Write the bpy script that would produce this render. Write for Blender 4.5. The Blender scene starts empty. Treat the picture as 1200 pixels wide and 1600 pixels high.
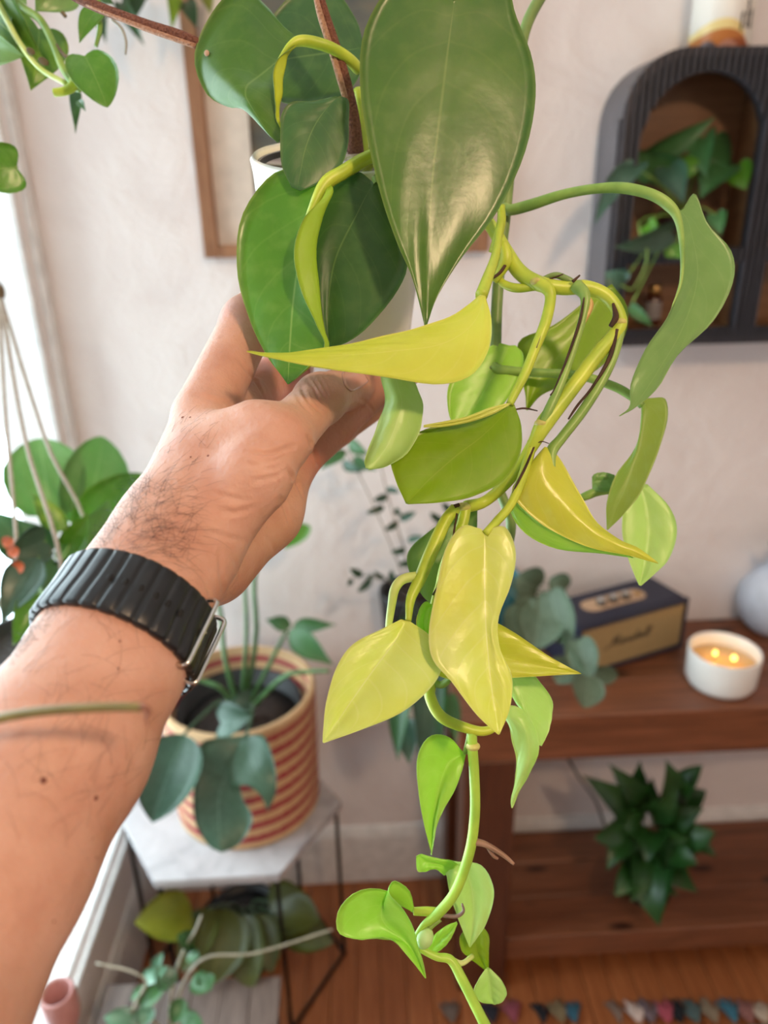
import bpy, math, random
import numpy as np
from mathutils import Vector
from mathutils.bvhtree import BVHTree
from mathutils.kdtree import KDTree
random.seed(7); rng = np.random.default_rng(7)
SC = bpy.context.scene; COL = SC.collection
PI = math.pi

# ------------------------------------------------------------------ camera
H, F = 1.65, 1150.0
yaw, pitch, roll = math.radians(2.2), math.radians(22.3), math.radians(-1.2)
fw = np.array([math.sin(yaw)*math.cos(pitch), math.cos(yaw)*math.cos(pitch), -math.sin(pitch)])
r0 = np.array([math.cos(yaw), -math.sin(yaw), 0.0]); u0 = np.cross(r0, fw)
rt = r0*math.cos(roll) + u0*math.sin(roll); up = np.cross(rt, fw)
CAM = np.array([0.0, 0.0, H])
cd = bpy.data.cameras.new('camera'); cam = bpy.data.objects.new('camera', cd); COL.objects.link(cam)
from mathutils import Matrix
cam.matrix_world = Matrix(((rt[0], up[0], -fw[0], 0), (rt[1], up[1], -fw[1], 0), (rt[2], up[2], -fw[2], H), (0, 0, 0, 1)))
cd.sensor_fit = 'AUTO'; cd.sensor_width = 36.0; cd.lens = F/1600*36
cd.clip_start = 0.02; cd.clip_end = 60
cd.dof.use_dof = True; cd.dof.focus_distance = 0.325; cd.dof.aperture_fstop = 6.6
SC.camera = cam

# ------------------------------------------------------------------ world, lights, exposure
w = bpy.data.worlds.new('daylight'); SC.world = w; w.use_nodes = True
bg = w.node_tree.nodes['Background']; bg.inputs[0].default_value = (0.80, 0.93, 1.0, 1); bg.inputs[1].default_value = 7.4
SC.view_settings.view_transform = 'Standard'; SC.view_settings.look = 'None'
SC.view_settings.gamma = 1.0; SC.view_settings.use_curve_mapping = False
SC.view_settings.exposure = 0.0

XL, YB, XR, YF, ZC = -0.565, 1.456, 2.7, -2.3, 2.55        # room limits
WY0, WY1, WZ0, WZ1 = -0.10, 1.418, 0.325, 2.25              # window opening in the left wall

def lamp(name, kind, loc, energy, color, size=0.3, aim=None, **kw):
    l = bpy.data.lights.new(name, kind); l.energy = energy; l.color = color
    if kind == 'AREA': l.shape = 'RECTANGLE'; l.size = size; l.size_y = kw.get('size_y', size)
    elif kind != 'SUN': l.shadow_soft_size = size
    o = bpy.data.objects.new(name, l); COL.objects.link(o); o.location = loc
    if aim is not None: o.rotation_euler = (Vector(aim)-Vector(loc)).to_track_quat('-Z', 'Y').to_euler()
    return o
po = lamp('window_portal', 'AREA', (XL-0.135, (WY0+WY1)/2, (WZ0+WZ1)/2), 10, (1, 1, 1), WZ1-WZ0, aim=(1, (WY0+WY1)/2, (WZ0+WZ1)/2), size_y=WY1-WY0)
po.data.cycles.is_portal = True
W2 = (-1.28, -0.88, 1.15, 2.25)                            # the second window, behind the camera
po2 = lamp('window_portal', 'AREA', (XL-0.135, (W2[0]+W2[1])/2, (W2[2]+W2[3])/2), 10, (1, 1, 1), W2[3]-W2[2], aim=(1, (W2[0]+W2[1])/2, (W2[2]+W2[3])/2), size_y=W2[1]-W2[0])
po2.data.cycles.is_portal = True
lamp('ceiling_lamp_light', 'AREA', (0.55, -0.66, 2.42), 13, (1.0, 0.68, 0.41), 0.11, aim=(0.0, 0.35, 1.4))
lamp('room_lamp_light', 'POINT', (1.9, -1.2, 1.6), 6, (1.0, 0.66, 0.38), 0.15)

# ------------------------------------------------------------------ maths helpers
def ray(x, y): return fw + rt*((x-600)/F) - up*((y-800)/F)
def P(x, y, Z): return CAM + ray(x, y)*Z                     # a point at distance Z along the view
def onp(x, y, ax, v):
    d = ray(x, y); return CAM + d*((v-CAM[ax])/d[ax])        # a point on the plane axis=v
def N3(p): return np.asarray(p, float)
def unit(v): v = N3(v); return v/max(np.linalg.norm(v), 1e-9)
def cr(pts, n):
    """Catmull-Rom through pts (array m x ...), n samples."""
    pts = np.asarray(pts, float); m = len(pts)
    if m == 2:
        t = np.linspace(0, 1, n).reshape((-1,)+(1,)*(pts.ndim-1)); return pts[0]*(1-t)+pts[1]*t
    ext = np.concatenate([[2*pts[0]-pts[1]], pts, [2*pts[-1]-pts[-2]]])
    u = np.linspace(0, m-1, n); i = np.minimum(u.astype(int), m-2)
    t = (u-i).reshape((-1,)+(1,)*(pts.ndim-1))
    a, b, c, d = ext[i], ext[i+1], ext[i+2], ext[i+3]
    return 0.5*((2*b)+(c-a)*t+(2*a-5*b+4*c-d)*t*t+(3*b-a-3*c+d)*t**3)

# ------------------------------------------------------------------ objects helpers
ORG = {}
def origin(o):
    while o is not None:
        if o.name in ORG: return ORG[o.name]
        o = o.parent
    return np.zeros(3)
def tag(o, label=None, cat=None, group=None, kind=None):
    if label: o['label'] = label
    if cat: o['category'] = cat
    if group: o['group'] = group
    if kind: o['kind'] = kind
    return o
def thing(name, label, cat, loc, group=None):
    o = bpy.data.objects.new(name, None); COL.objects.link(o); o.location = loc; ORG[o.name] = N3(loc)
    o.empty_display_size = 0.02
    return tag(o, label, cat, group)
def mesh(name, V, Fs, mat, parent=None, smooth=True, mi=None, uv=None, label=None):
    V = np.asarray(V, float).reshape(-1, 3)
    me = bpy.data.meshes.new(name)
    me.from_pydata((V-origin(parent)).tolist() if parent is not None else V.tolist(), [], [tuple(int(i) for i in f) for f in Fs])
    for m in (mat if isinstance(mat, (list, tuple)) else [mat]): me.materials.append(m)
    if smooth: me.polygons.foreach_set('use_smooth', [True]*len(me.polygons))
    if mi is not None: me.polygons.foreach_set('material_index', [int(i) for i in mi])
    if uv is not None:
        l = me.uv_layers.new(name='UVMap'); idx = np.zeros(len(me.loops), int); me.loops.foreach_get('vertex_index', idx)
        l.data.foreach_set('uv', np.asarray(uv, float)[idx].ravel())
    me.validate(); me.update()
    o = bpy.data.objects.new(name, me); COL.objects.link(o)
    if parent is not None: o.parent = parent
    if label: o['label'] = label
    return o
class MB:
    def __init__(s): s.V, s.F = [], []
    def add(s, V, Fs):
        k = len(s.V); s.V += [tuple(v) for v in np.asarray(V, float)]; s.F += [tuple(i+k for i in f) for f in Fs]; return s
    def build(s, name, mat, parent=None, smooth=False, label=None): return mesh(name, s.V, s.F, mat, parent, smooth, label=label)
BOXF = [(0,3,2,1),(4,5,6,7),(0,1,5,4),(1,2,6,5),(2,3,7,6),(3,0,4,7)]
def boxvf(lo, hi, bev=0.0):
    x0, y0, z0 = lo; x1, y1, z1 = hi
    if bev <= 0:
        return [(x0,y0,z0),(x1,y0,z0),(x1,y1,z0),(x0,y1,z0),(x0,y0,z1),(x1,y0,z1),(x1,y1,z1),(x0,y1,z1)], BOXF
    b = bev; V = []                                            # bevelled box: three verts per corner
    for cx in (0,1):
        for cy in (0,1):
            for cz in (0,1):
                c = np.array([x1 if cx else x0, y1 if cy else y0, z1 if cz else z0])
                s = np.array([-1 if cx else 1, -1 if cy else 1, -1 if cz else 1])*b
                for ax in range(3):
                    q = c + s; q[ax] = c[ax]; V.append(tuple(q))
    def vi(cx,cy,cz,ax): return (cx*4+cy*2+cz)*3+ax
    Fs = []
    Fs += [(vi(0,0,0,0),vi(0,0,1,0),vi(0,1,1,0),vi(0,1,0,0)),(vi(1,0,0,0),vi(1,1,0,0),vi(1,1,1,0),vi(1,0,1,0))]
    Fs += [(vi(0,0,0,1),vi(1,0,0,1),vi(1,0,1,1),vi(0,0,1,1)),(vi(0,1,0,1),vi(0,1,1,1),vi(1,1,1,1),vi(1,1,0,1))]
    Fs += [(vi(0,0,0,2),vi(0,1,0,2),vi(1,1,0,2),vi(1,0,0,2)),(vi(0,0,1,2),vi(1,0,1,2),vi(1,1,1,2),vi(0,1,1,2))]
    for cx in (0,1):
        for cy in (0,1):
            Fs.append((vi(cx,cy,0,0),vi(cx,cy,1,0),vi(cx,cy,1,1),vi(cx,cy,0,1)))
    for cx in (0,1):
        for cz in (0,1):
            Fs.append((vi(cx,0,cz,0),vi(cx,1,cz,0),vi(cx,1,cz,2),vi(cx,0,cz,2)))
    for cy in (0,1):
        for cz in (0,1):
            Fs.append((vi(0,cy,cz,1),vi(1,cy,cz,1),vi(1,cy,cz,2),vi(0,cy,cz,2)))
    for c in range(8): Fs.append((c*3,c*3+1,c*3+2))
    return V, Fs
def fixn(o):
    import bmesh
    b = bmesh.new(); b.from_mesh(o.data); bmesh.ops.recalc_face_normals(b, faces=b.faces); b.to_mesh(o.data); b.free(); return o
def box(name, lo, hi, mat, parent=None, bev=0.0, label=None):
    V, Fs = boxvf(lo, hi, bev); return fixn(mesh(name, V, Fs, mat, parent, False, label=label))
def tubevf(pts, rad, ns=8, n=None, caps=True, squash=None):
    pts = np.asarray(pts, float); rad = np.asarray(rad, float)*np.ones(len(pts))
    if n: pts = cr(pts, n); rad = np.maximum(cr(rad.reshape(-1, 1), n).ravel(), 1e-5)
    m = len(pts); T = np.gradient(pts, axis=0); T /= np.maximum(np.linalg.norm(T, axis=1, keepdims=True), 1e-9)
    a = np.cross(T[0], [0.3, 0.2, 1.0]); a = unit(a); V = []
    for i in range(m):
        a = unit(a - T[i]*np.dot(a, T[i])); b = np.cross(T[i], a)
        for k in range(ns):
            t = 2*PI*k/ns; V.append(pts[i]+rad[i]*(math.cos(t)*a+math.sin(t)*b))
    Fs = [(i*ns+k, i*ns+(k+1) % ns, (i+1)*ns+(k+1) % ns, (i+1)*ns+k) for i in range(m-1) for k in range(ns)]
    if caps: Fs += [tuple(range(ns))[::-1], tuple((m-1)*ns+k for k in range(ns))]
    return V, Fs
def tube(name, pts, rad, mat, parent=None, ns=8, n=None, label=None):
    V, Fs = tubevf(pts, rad, ns, n); return mesh(name, V, Fs, mat, parent, True, label=label)
def ptube(name, ppts, rpx, mat, parent, ns=8, n=None, label=None):
    """tube along image points with depth (x, y, Z) and radius given as it shows, in pixels"""
    pts = [P(*q) for q in ppts]; r = np.asarray(rpx, float)*np.ones(len(ppts)); r = r*np.array([q[2] for q in ppts])/F
    return tube(name, pts, r, mat, parent, ns, n or 6*len(ppts), label)
def frame_from(ax):
    ax = unit(ax); a = np.cross(ax, [0, 1, 0.01]); a = unit(a); return a, np.cross(ax, a), ax
def lathe(name, base, prof, mat, parent=None, ns=40, axis=(0, 0, 1), smooth=True, label=None, wob=None):
    a, b, ax = frame_from(axis); V = []
    for (r, z) in prof:
        for k in range(ns):
            t = 2*PI*k/ns; rr = r*(1+(wob(t, z) if wob else 0)); V.append(N3(base)+rr*(math.cos(t)*a+math.sin(t)*b)+z*ax)
    m = len(prof); Fs = [(i*ns+k, i*ns+(k+1) % ns, (i+1)*ns+(k+1) % ns, (i+1)*ns+k) for i in range(m-1) for k in range(ns)]
    if prof[0][0] > 1e-6: Fs.append(tuple(range(ns))[::-1])
    if prof[-1][0] > 1e-6: Fs.append(tuple((m-1)*ns+k for k in range(ns)))
    return fixn(mesh(name, V, Fs, mat, parent, smooth, label=label))
def ellipsoid(name, c, A, mat, parent=None, nu=12, nv=8):
    A = np.asarray(A, float); V = []; Fs = []
    for j in range(nv+1):
        ph = PI*j/nv
        for i in range(nu):
            t = 2*PI*i/nu; V.append(N3(c)+A[0]*math.sin(ph)*math.cos(t)+A[1]*math.sin(ph)*math.sin(t)+A[2]*math.cos(ph))
    for j in range(nv):
        for i in range(nu): Fs.append((j*nu+i, (j+1)*nu+i, (j+1)*nu+(i+1) % nu, j*nu+(i+1) % nu))
    return fixn(mesh(name, V, Fs, mat, parent))
def prism(name, poly, y0, y1, mat, parent=None, ax=1, smooth=False):
    """polygon (list of 2D) extruded along axis ax"""
    n = len(poly); V = []
    for v in (y0, y1):
        for (a, b) in poly: V.append((a, v, b) if ax == 1 else ((v, a, b) if ax == 0 else (a, b, v)))
    Fs = [tuple(range(n)), tuple(range(2*n-1, n-1, -1))]+[(i, (i+1) % n, n+(i+1) % n, n+i) for i in range(n)]
    return fixn(mesh(name, V, Fs, mat, parent, smooth))

# ------------------------------------------------------------------ materials
def lin(h):
    h = h.lstrip('#'); c = [int(h[i:i+2], 16)/255 for i in (0, 2, 4)]
    return tuple(x/12.92 if x <= 0.04045 else ((x+0.055)/1.055)**2.4 for x in c)+(1,)
def newmat(name):
    m = bpy.data.materials.new(name); m.use_nodes = True; nt = m.node_tree
    return m, nt, nt.nodes['Principled BSDF'], nt.nodes['Material Output']
def node(nt, t, **kw):
    n = nt.nodes.new(t)
    for k, v in kw.items(): setattr(n, k, v)
    return n
def ramp(nt, fac, stops):
    r = node(nt, 'ShaderNodeValToRGB'); el = r.color_ramp.elements
    while len(el) < len(stops): el.new(0.5)
    for e, (p, c) in zip(el, stops): e.position = p; e.color = c if len(c) == 4 else tuple(c)+(1,)
    nt.links.new(fac, r.inputs[0]); return r.outputs[0]
def mth(nt, op, a, b=None, clamp=False):
    n = node(nt, 'ShaderNodeMath', operation=op, use_clamp=clamp)
    for i, x in enumerate((a, b)):
        if x is None: continue
        if isinstance(x, (int, float)): n.inputs[i].default_value = x
        else: nt.links.new(x, n.inputs[i])
    return n.outputs[0]
def mixc(nt, fac, a, b):
    n = node(nt, 'ShaderNodeMix', data_type='RGBA')
    for i, x in ((0, fac), (6, a), (7, b)):
        if isinstance(x, (int, float)): n.inputs[i].default_value = x
        elif isinstance(x, tuple): n.inputs[i].default_value = x
        else: nt.links.new(x, n.inputs[i])
    return n.outputs[2]
def noise(nt, scale, detail=3, vec=None, rough=0.5, dist=0.0):
    n = node(nt, 'ShaderNodeTexNoise'); n.inputs['Scale'].default_value = scale; n.inputs['Detail'].default_value = detail
    n.inputs['Roughness'].default_value = rough; n.inputs['Distortion'].default_value = dist
    if vec is not None: nt.links.new(vec, n.inputs['Vector'])
    return n.outputs['Fac']
def coords(nt, scale=(1, 1, 1), kind='Object'):
    t = node(nt, 'ShaderNodeTexCoord'); mp = node(nt, 'ShaderNodeMapping'); mp.inputs['Scale'].default_value = scale
    nt.links.new(t.outputs[kind], mp.inputs['Vector']); return mp.outputs['Vector']
def bump(nt, bs, h, strength=0.2, dist=0.01):
    b = node(nt, 'ShaderNodeBump'); b.inputs['Strength'].default_value = strength; b.inputs['Distance'].default_value = dist
    nt.links.new(h, b.inputs['Height']); nt.links.new(b.outputs[0], bs.inputs['Normal']); return b
def basic(name, col, rough=0.5, metal=0.0, col2=None, scale=30, spec=0.5, bmp=0.0, stretch=(1, 1, 1), coat=0.0, lo=0.35, hi=0.65):
    m, nt, bs, out = newmat(name); c = lin(col)
    bs.inputs['Roughness'].default_value = rough; bs.inputs['Metallic'].default_value = metal
    bs.inputs['Specular IOR Level'].default_value = spec; bs.inputs['Coat Weight'].default_value = coat
    v = coords(nt, stretch); n = noise(nt, scale, 4, v)
    c2 = lin(col2) if col2 else tuple(x*0.85 for x in c[:3])+(1,)
    nt.links.new(ramp(nt, n, [(lo, c2), (hi, c)]), bs.inputs['Base Color'])
    if bmp: bump(nt, bs, n, bmp, 0.003)
    return m
def leafmat(name, col, col2, vein, rough=0.32, transl=0.3, tcol=None, veinw=0.024, mott=14, blot=None, spec=0.5, midamt=0.8, sidev=7.0, bmp=0.25, svamt=0.09):
    m, nt, bs, out = newmat(name)
    uvn = node(nt, 'ShaderNodeUVMap'); sp = node(nt, 'ShaderNodeSeparateXYZ'); nt.links.new(uvn.outputs[0], sp.inputs[0])
    au = mth(nt, 'ABSOLUTE', mth(nt, 'MULTIPLY', mth(nt, 'SUBTRACT', sp.outputs[0], 0.5), 2.0))
    v = coords(nt); n1 = noise(nt, mott, 4, v); n2 = noise(nt, mott*9, 3, v)
    c = ramp(nt, n1, [(0.34, lin(col2)), (0.66, lin(col))])
    c = mixc(nt, mth(nt, 'MULTIPLY', mth(nt, 'SUBTRACT', n2, 0.45, True), 0.5), c, lin(vein))
    if blot: c = mixc(nt, ramp(nt, noise(nt, mott*2.2, 3, v), [(0.54, (0, 0, 0)), (0.62, (1, 1, 1))]), c, lin(blot))
    # side veins curve from the midrib towards the tip
    ph = mth(nt, 'SUBTRACT', mth(nt, 'MULTIPLY', sp.outputs[1], sidev), mth(nt, 'MULTIPLY', mth(nt, 'POWER', au, 1.25), 2.2))
    fr = mth(nt, 'ABSOLUTE', mth(nt, 'SUBTRACT', mth(nt, 'FRACT', ph), 0.5))
    sv = mth(nt, 'MULTIPLY', mth(nt, 'SUBTRACT', 1.0, mth(nt, 'MULTIPLY', fr, 16.0), True), svamt)
    mr = mth(nt, 'MULTIPLY', mth(nt, 'SUBTRACT', 1.0, mth(nt, 'DIVIDE', au, veinw), True), midamt)
    ve = mth(nt, 'MAXIMUM', sv, mr)
    edge = mth(nt, 'MULTIPLY', mth(nt, 'MULTIPLY', mth(nt, 'SUBTRACT', au, 0.955, True), 22.0, True), 0.55)
    c = mixc(nt, mth(nt, 'MAXIMUM', ve, edge), c, lin(vein))
    nt.links.new(c, bs.inputs['Base Color']); bs.inputs['Roughness'].default_value = rough
    bs.inputs['Specular IOR Level'].default_value = spec
    hgt = mth(nt, 'ADD', mth(nt, 'MULTIPLY', fr, 0.35), mth(nt, 'ADD', mth(nt, 'MULTIPLY', n2, 0.5), mth(nt, 'MULTIPLY', n1, 1.6)))
    bump(nt, bs, hgt, bmp, 0.0012)
    tr = node(nt, 'ShaderNodeBsdfTranslucent'); mx = node(nt, 'ShaderNodeMixShader'); mx.inputs[0].default_value = transl
    if tcol: nt.links.new(mixc(nt, 0.6, c, lin(tcol)), tr.inputs[0])
    else: nt.links.new(c, tr.inputs[0])
    nt.links.new(bs.outputs[0], mx.inputs[1]); nt.links.new(tr.outputs[0], mx.inputs[2]); nt.links.new(mx.outputs[0], out.inputs[0])
    return m
def stemmat(name, a, b, rough=0.4, scale=60): return basic(name, a, rough, col2=b, scale=scale, bmp=0.15)
def woodmat(name, a, b, c, scale=6, stretch=(1, 12, 12), rough=0.45, knots=False, coat=0.0):
    m, nt, bs, out = newmat(name)
    v = coords(nt, stretch); n = noise(nt, scale, 6, v, 0.6, 0.8)
    cc = ramp(nt, n, [(0.25, lin(c)), (0.5, lin(a)), (0.75, lin(b))])
    oi = node(nt, 'ShaderNodeObjectInfo')
    cc = mixc(nt, mth(nt, 'MULTIPLY', oi.outputs['Random'], 0.35), cc, lin(c))
    if knots:
        vv = coords(nt, (5.5, 15, 15)); vo = node(nt, 'ShaderNodeTexVoronoi'); vo.inputs['Scale'].default_value = 1.0
        nt.links.new(vv, vo.inputs['Vector'])
        cc = mixc(nt, ramp(nt, vo.outputs['Distance'], [(0.10, (0.9, 0.9, 0.9)), (0.2, (0, 0, 0))]), cc, lin('#2c140c'))
    nt.links.new(cc, bs.inputs['Base Color']); bs.inputs['Roughness'].default_value = rough; bs.inputs['Coat Weight'].default_value = coat
    bump(nt, bs, n, 0.15, 0.002); return m

M = {}
def setup_wall():
    m, nt, bs, out = newmat('plaster_white')
    v = coords(nt); n = noise(nt, 5, 5, v, 0.55, 1.5); n2 = noise(nt, 22, 4, v, 0.6, 2.5)
    nt.links.new(ramp(nt, n, [(0.3, lin('#e6dcda')), (0.7, lin('#f0e8e6'))]), bs.inputs['Base Color'])
    bs.inputs['Roughness'].default_value = 0.6
    h = mth(nt, 'ADD', mth(nt, 'MULTIPLY', n, 1.5), mth(nt, 'MULTIPLY', n2, 0.6)); bump(nt, bs, h, 0.35, 0.012)
    M['wall'] = m
setup_wall()
M['ceil'] = basic('ceiling_paint', '#eee8e4', 0.8)
M['trimw'] = basic('white_trim_paint', '#e9e6e4', 0.4)
M['floor'] = woodmat('orange_floor_wood', '#9a5a34', '#b27046', '#7a4224', 5, (14, 1, 1), 0.3)
M['joint'] = basic('dark_joint', '#2b1509', 0.8)
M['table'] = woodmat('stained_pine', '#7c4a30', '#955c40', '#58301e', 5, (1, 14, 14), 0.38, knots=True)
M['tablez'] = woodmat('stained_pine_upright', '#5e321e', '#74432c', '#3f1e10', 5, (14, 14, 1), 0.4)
M['cabblack'] = basic('black_stained_wood', '#34343c', 0.5, col2='#2b2b32', scale=40)
M['cabside'] = basic('black_veneer_lit_side', '#615c60', 0.45, col2='#565256', scale=20)  # black veneer greyed: window light on the side is put into the colour
M['cabin'] = woodmat('walnut_interior', '#86603f', '#9c7452', '#6b4a32', 4, (1, 6, 14), 0.45)
M['frameoak'] = woodmat('oak_frame', '#9c6e4e', '#b28462', '#7d5338', 8, (6, 6, 1), 0.4)
M['mat'] = basic('cream_mat_board', '#e4d6c8', 0.8)
M['navy'] = basic('navy_vinyl', '#23263c', 0.5, col2='#1c1f33', scale=300, bmp=0.2)
M['gold'] = basic('brushed_brass', '#c9a36a', 0.3, metal=0.9, col2='#b58f58', scale=80, stretch=(1, 20, 20))
M['steel'] = basic('steel', '#d6d2cc', 0.18, metal=1.0, col2='#c8c4be')
M['black'] = basic('black_plastic', '#1a1a1c', 0.5)
M['blackmetal'] = basic('black_metal', '#1f1b19', 0.45, metal=0.5)
M['soil'] = basic('potting_soil', '#3a2a22', 0.95, col2='#1c130f', scale=120, bmp=0.9)
M['white_ceramic'] = basic('white_ceramic', '#efeeea', 0.25, col2='#e4e2dd', scale=8)
M['suede'] = basic('brown_suede_cord', '#8a5a48', 0.95, col2='#6b4034', scale=900, bmp=0.8)
M['suede_l'] = basic('fuzzy_suede_edge', '#c49a82', 1.0, col2='#a87c64', scale=900, bmp=0.8)
M['rubber'] = basic('black_rubber', '#17191e', 0.36, col2='#131519', scale=50)
M['hole'] = basic('strap_hole_dark', '#0b0b0d', 0.8)
M['hair'] = basic('dark_body_hair', '#2c1c14', 0.6)
M['white_cord'] = basic('white_cotton_cord', '#cfc8bf', 0.9, col2='#b5ada2', scale=400, bmp=0.5)
M['driedroot'] = basic('dried_brown_sheath', '#4a3020', 0.8, col2='#33200f', scale=200)

# ================================================================== THE ROOM
def struct(o): o['kind'] = 'structure'; return o
fl = struct(box('floor', (XL-0.1, YF, -0.06), (XR, YB+0.1, -0.012), M['joint']))
ORG[fl.name] = np.zeros(3)
proto = None
pw = 0.058
for i in range(40):
    for (a, b) in ((YF, -0.6 if i % 2 else -0.2), (-0.6 if i % 2 else -0.2, YB)):
        if b < 0 and i > 24: continue
        x0 = XL+i*pw
        L = b-a; key = round(L, 3)
        if proto is None: proto = {}
        if key not in proto:
            o = box('plank', (0.0008, 0.001, -0.012), (pw-0.0008, L-0.001, 0.0), M['floor'], None, 0.0008); proto[key] = o
        else:
            o = proto[key].copy(); COL.objects.link(o)
        o.parent = fl; o.location = (x0, a, 0.0012*((i*7) % 3)/3-0.0008)
struct(box('floor_beyond', (XL+40*pw, YF, -0.012), (XR, YB, -0.0005), M['floor']))
struct(box('ceiling', (XL-0.1, YF-0.1, ZC), (XR+0.1, YB+0.1, ZC+0.08), M['ceil']))
wb = box('wall_back', (XL-0.12, YB, -0.05), (XR+0.1, YB+0.12, ZC), M['wall']); struct(wb)
struct(box('wall_right', (XR, YF, 0), (XR+0.1, YB, ZC), M['wall']))
struct(box('wall_front', (XL-0.12, YF-0.1, 0), (XR+0.1, YF, ZC), M['wall']))
wl = MB()
for lo, hi in (((XL-0.12, YF, 0), (XL, YB, WZ0)), ((XL-0.12, YF, WZ1), (XL, YB, ZC)), ((XL-0.12, YF, WZ0), (XL, W2[0], WZ1)), ((XL-0.12, W2[1], WZ0), (XL, WY0, WZ1)), ((XL-0.12, W2[0], WZ0), (XL, W2[1], W2[2])), ((XL-0.12, WY1, WZ0), (XL, YB, WZ1))):
    wl.add(*boxvf(lo, hi))
struct(fixn(wl.build('wall_left', M['wall'])))
struct(box('added_shade_wall', (XL-2.4, WY0-0.30, -0.4), (XL-0.12, WY0-0.08, 4.2), basic('dark_shade_wall', '#3a3430', 0.9, scale=60, bmp=0.4)))   # unseen dark wall added outside to keep sky light off the corner strip
# window in the left wall: casing, inner bead, pane
wn = thing('window_1', None, None, (XL, 0.4, WZ0)); wn['kind'] = 'structure'
for nm, lo, hi in (('casing', (XL, WY1, WZ0-0.05), (XL+0.010, WY1+0.034, WZ1+0.05)), ('casing', (XL, WY0-0.05, WZ0-0.05), (XL+0.012, WY0, WZ1+0.05)),
                   ('casing', (XL, WY0, WZ1), (XL+0.012, WY1, WZ1+0.05)), ('sill', (XL, WY0, WZ0-0.024), (XL+0.010, WY1, WZ0-0.003)),
                   ('sash_frame', (XL-0.022, WY1-0.016, WZ0), (XL-0.006, WY1-0.001, WZ1)), ('sash_frame', (XL-0.022, WY0, WZ0), (XL-0.006, WY0+0.03, WZ1)),
                   ('sash_frame', (XL-0.022, WY0+0.03, WZ1-0.04), (XL-0.006, WY1-0.016, WZ1)), ('sash_frame', (XL-0.022, WY0+0.03, WZ0), (XL-0.006, WY1-0.016, WZ0+0.012)),
                   ('reveal', (XL-0.12, WY0, WZ0-0.004), (XL-0.05, WY1, WZ0))):
    box(nm, lo, hi, M['trimw'], wn, 0.003)
m, nt, bs, out = newmat('window_glass')
tr = node(nt, 'ShaderNodeBsdfTransparent'); tr.inputs[0].default_value = (0.96, 0.99, 0.99, 1); gl = node(nt, 'ShaderNodeBsdfGlossy'); gl.inputs['Roughness'].default_value = 0.02
mx = node(nt, 'ShaderNodeMixShader')
mx.inputs[0].default_value = 0.05; nt.links.new(tr.outputs[0], mx.inputs[1]); nt.links.new(gl.outputs[0], mx.inputs[2]); nt.links.new(mx.outputs[0], out.inputs[0])
M['pane'] = m
box('pane', (XL-0.016, WY0+0.02, WZ0+0.008), (XL-0.012, WY1-0.01, WZ1-0.02), M['pane'], wn)
w2 = thing('window_2', None, None, (XL, W2[0], W2[2])); w2['kind'] = 'structure'
box('pane', (XL-0.016, W2[0]+0.02, W2[2]+0.02), (XL-0.012, W2[1]-0.02, W2[3]-0.02), M['pane'], w2)
for lo, hi in (((XL-0.022, W2[0], W2[2]), (XL-0.006, W2[0]+0.03, W2[3])), ((XL-0.022, W2[1]-0.03, W2[2]), (XL-0.006, W2[1], W2[3])), ((XL-0.022, W2[0]+0.03, W2[2]), (XL-0.006, W2[1]-0.03, W2[2]+0.03)), ((XL-0.022, W2[0]+0.03, W2[3]-0.03), (XL-0.006, W2[1]-0.03, W2[3]))):
    box('sash_frame', lo, hi, M['trimw'], w2, 0.003)
bb = prism('baseboard_back', [(YB, 0), (YB-0.016, 0), (YB-0.016, 0.15), (YB-0.012, 0.165), (YB-0.006, 0.178), (YB, 0.18)], XL, XR, M['trimw'], ax=0); struct(bb)
bl = prism('baseboard_left', [(XL, 0), (XL+0.014, 0), (XL+0.014, 0.15), (XL+0.006, 0.178), (XL, 0.18)], YF, YB-0.016, M['trimw'], ax=1); struct(bl)

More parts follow.
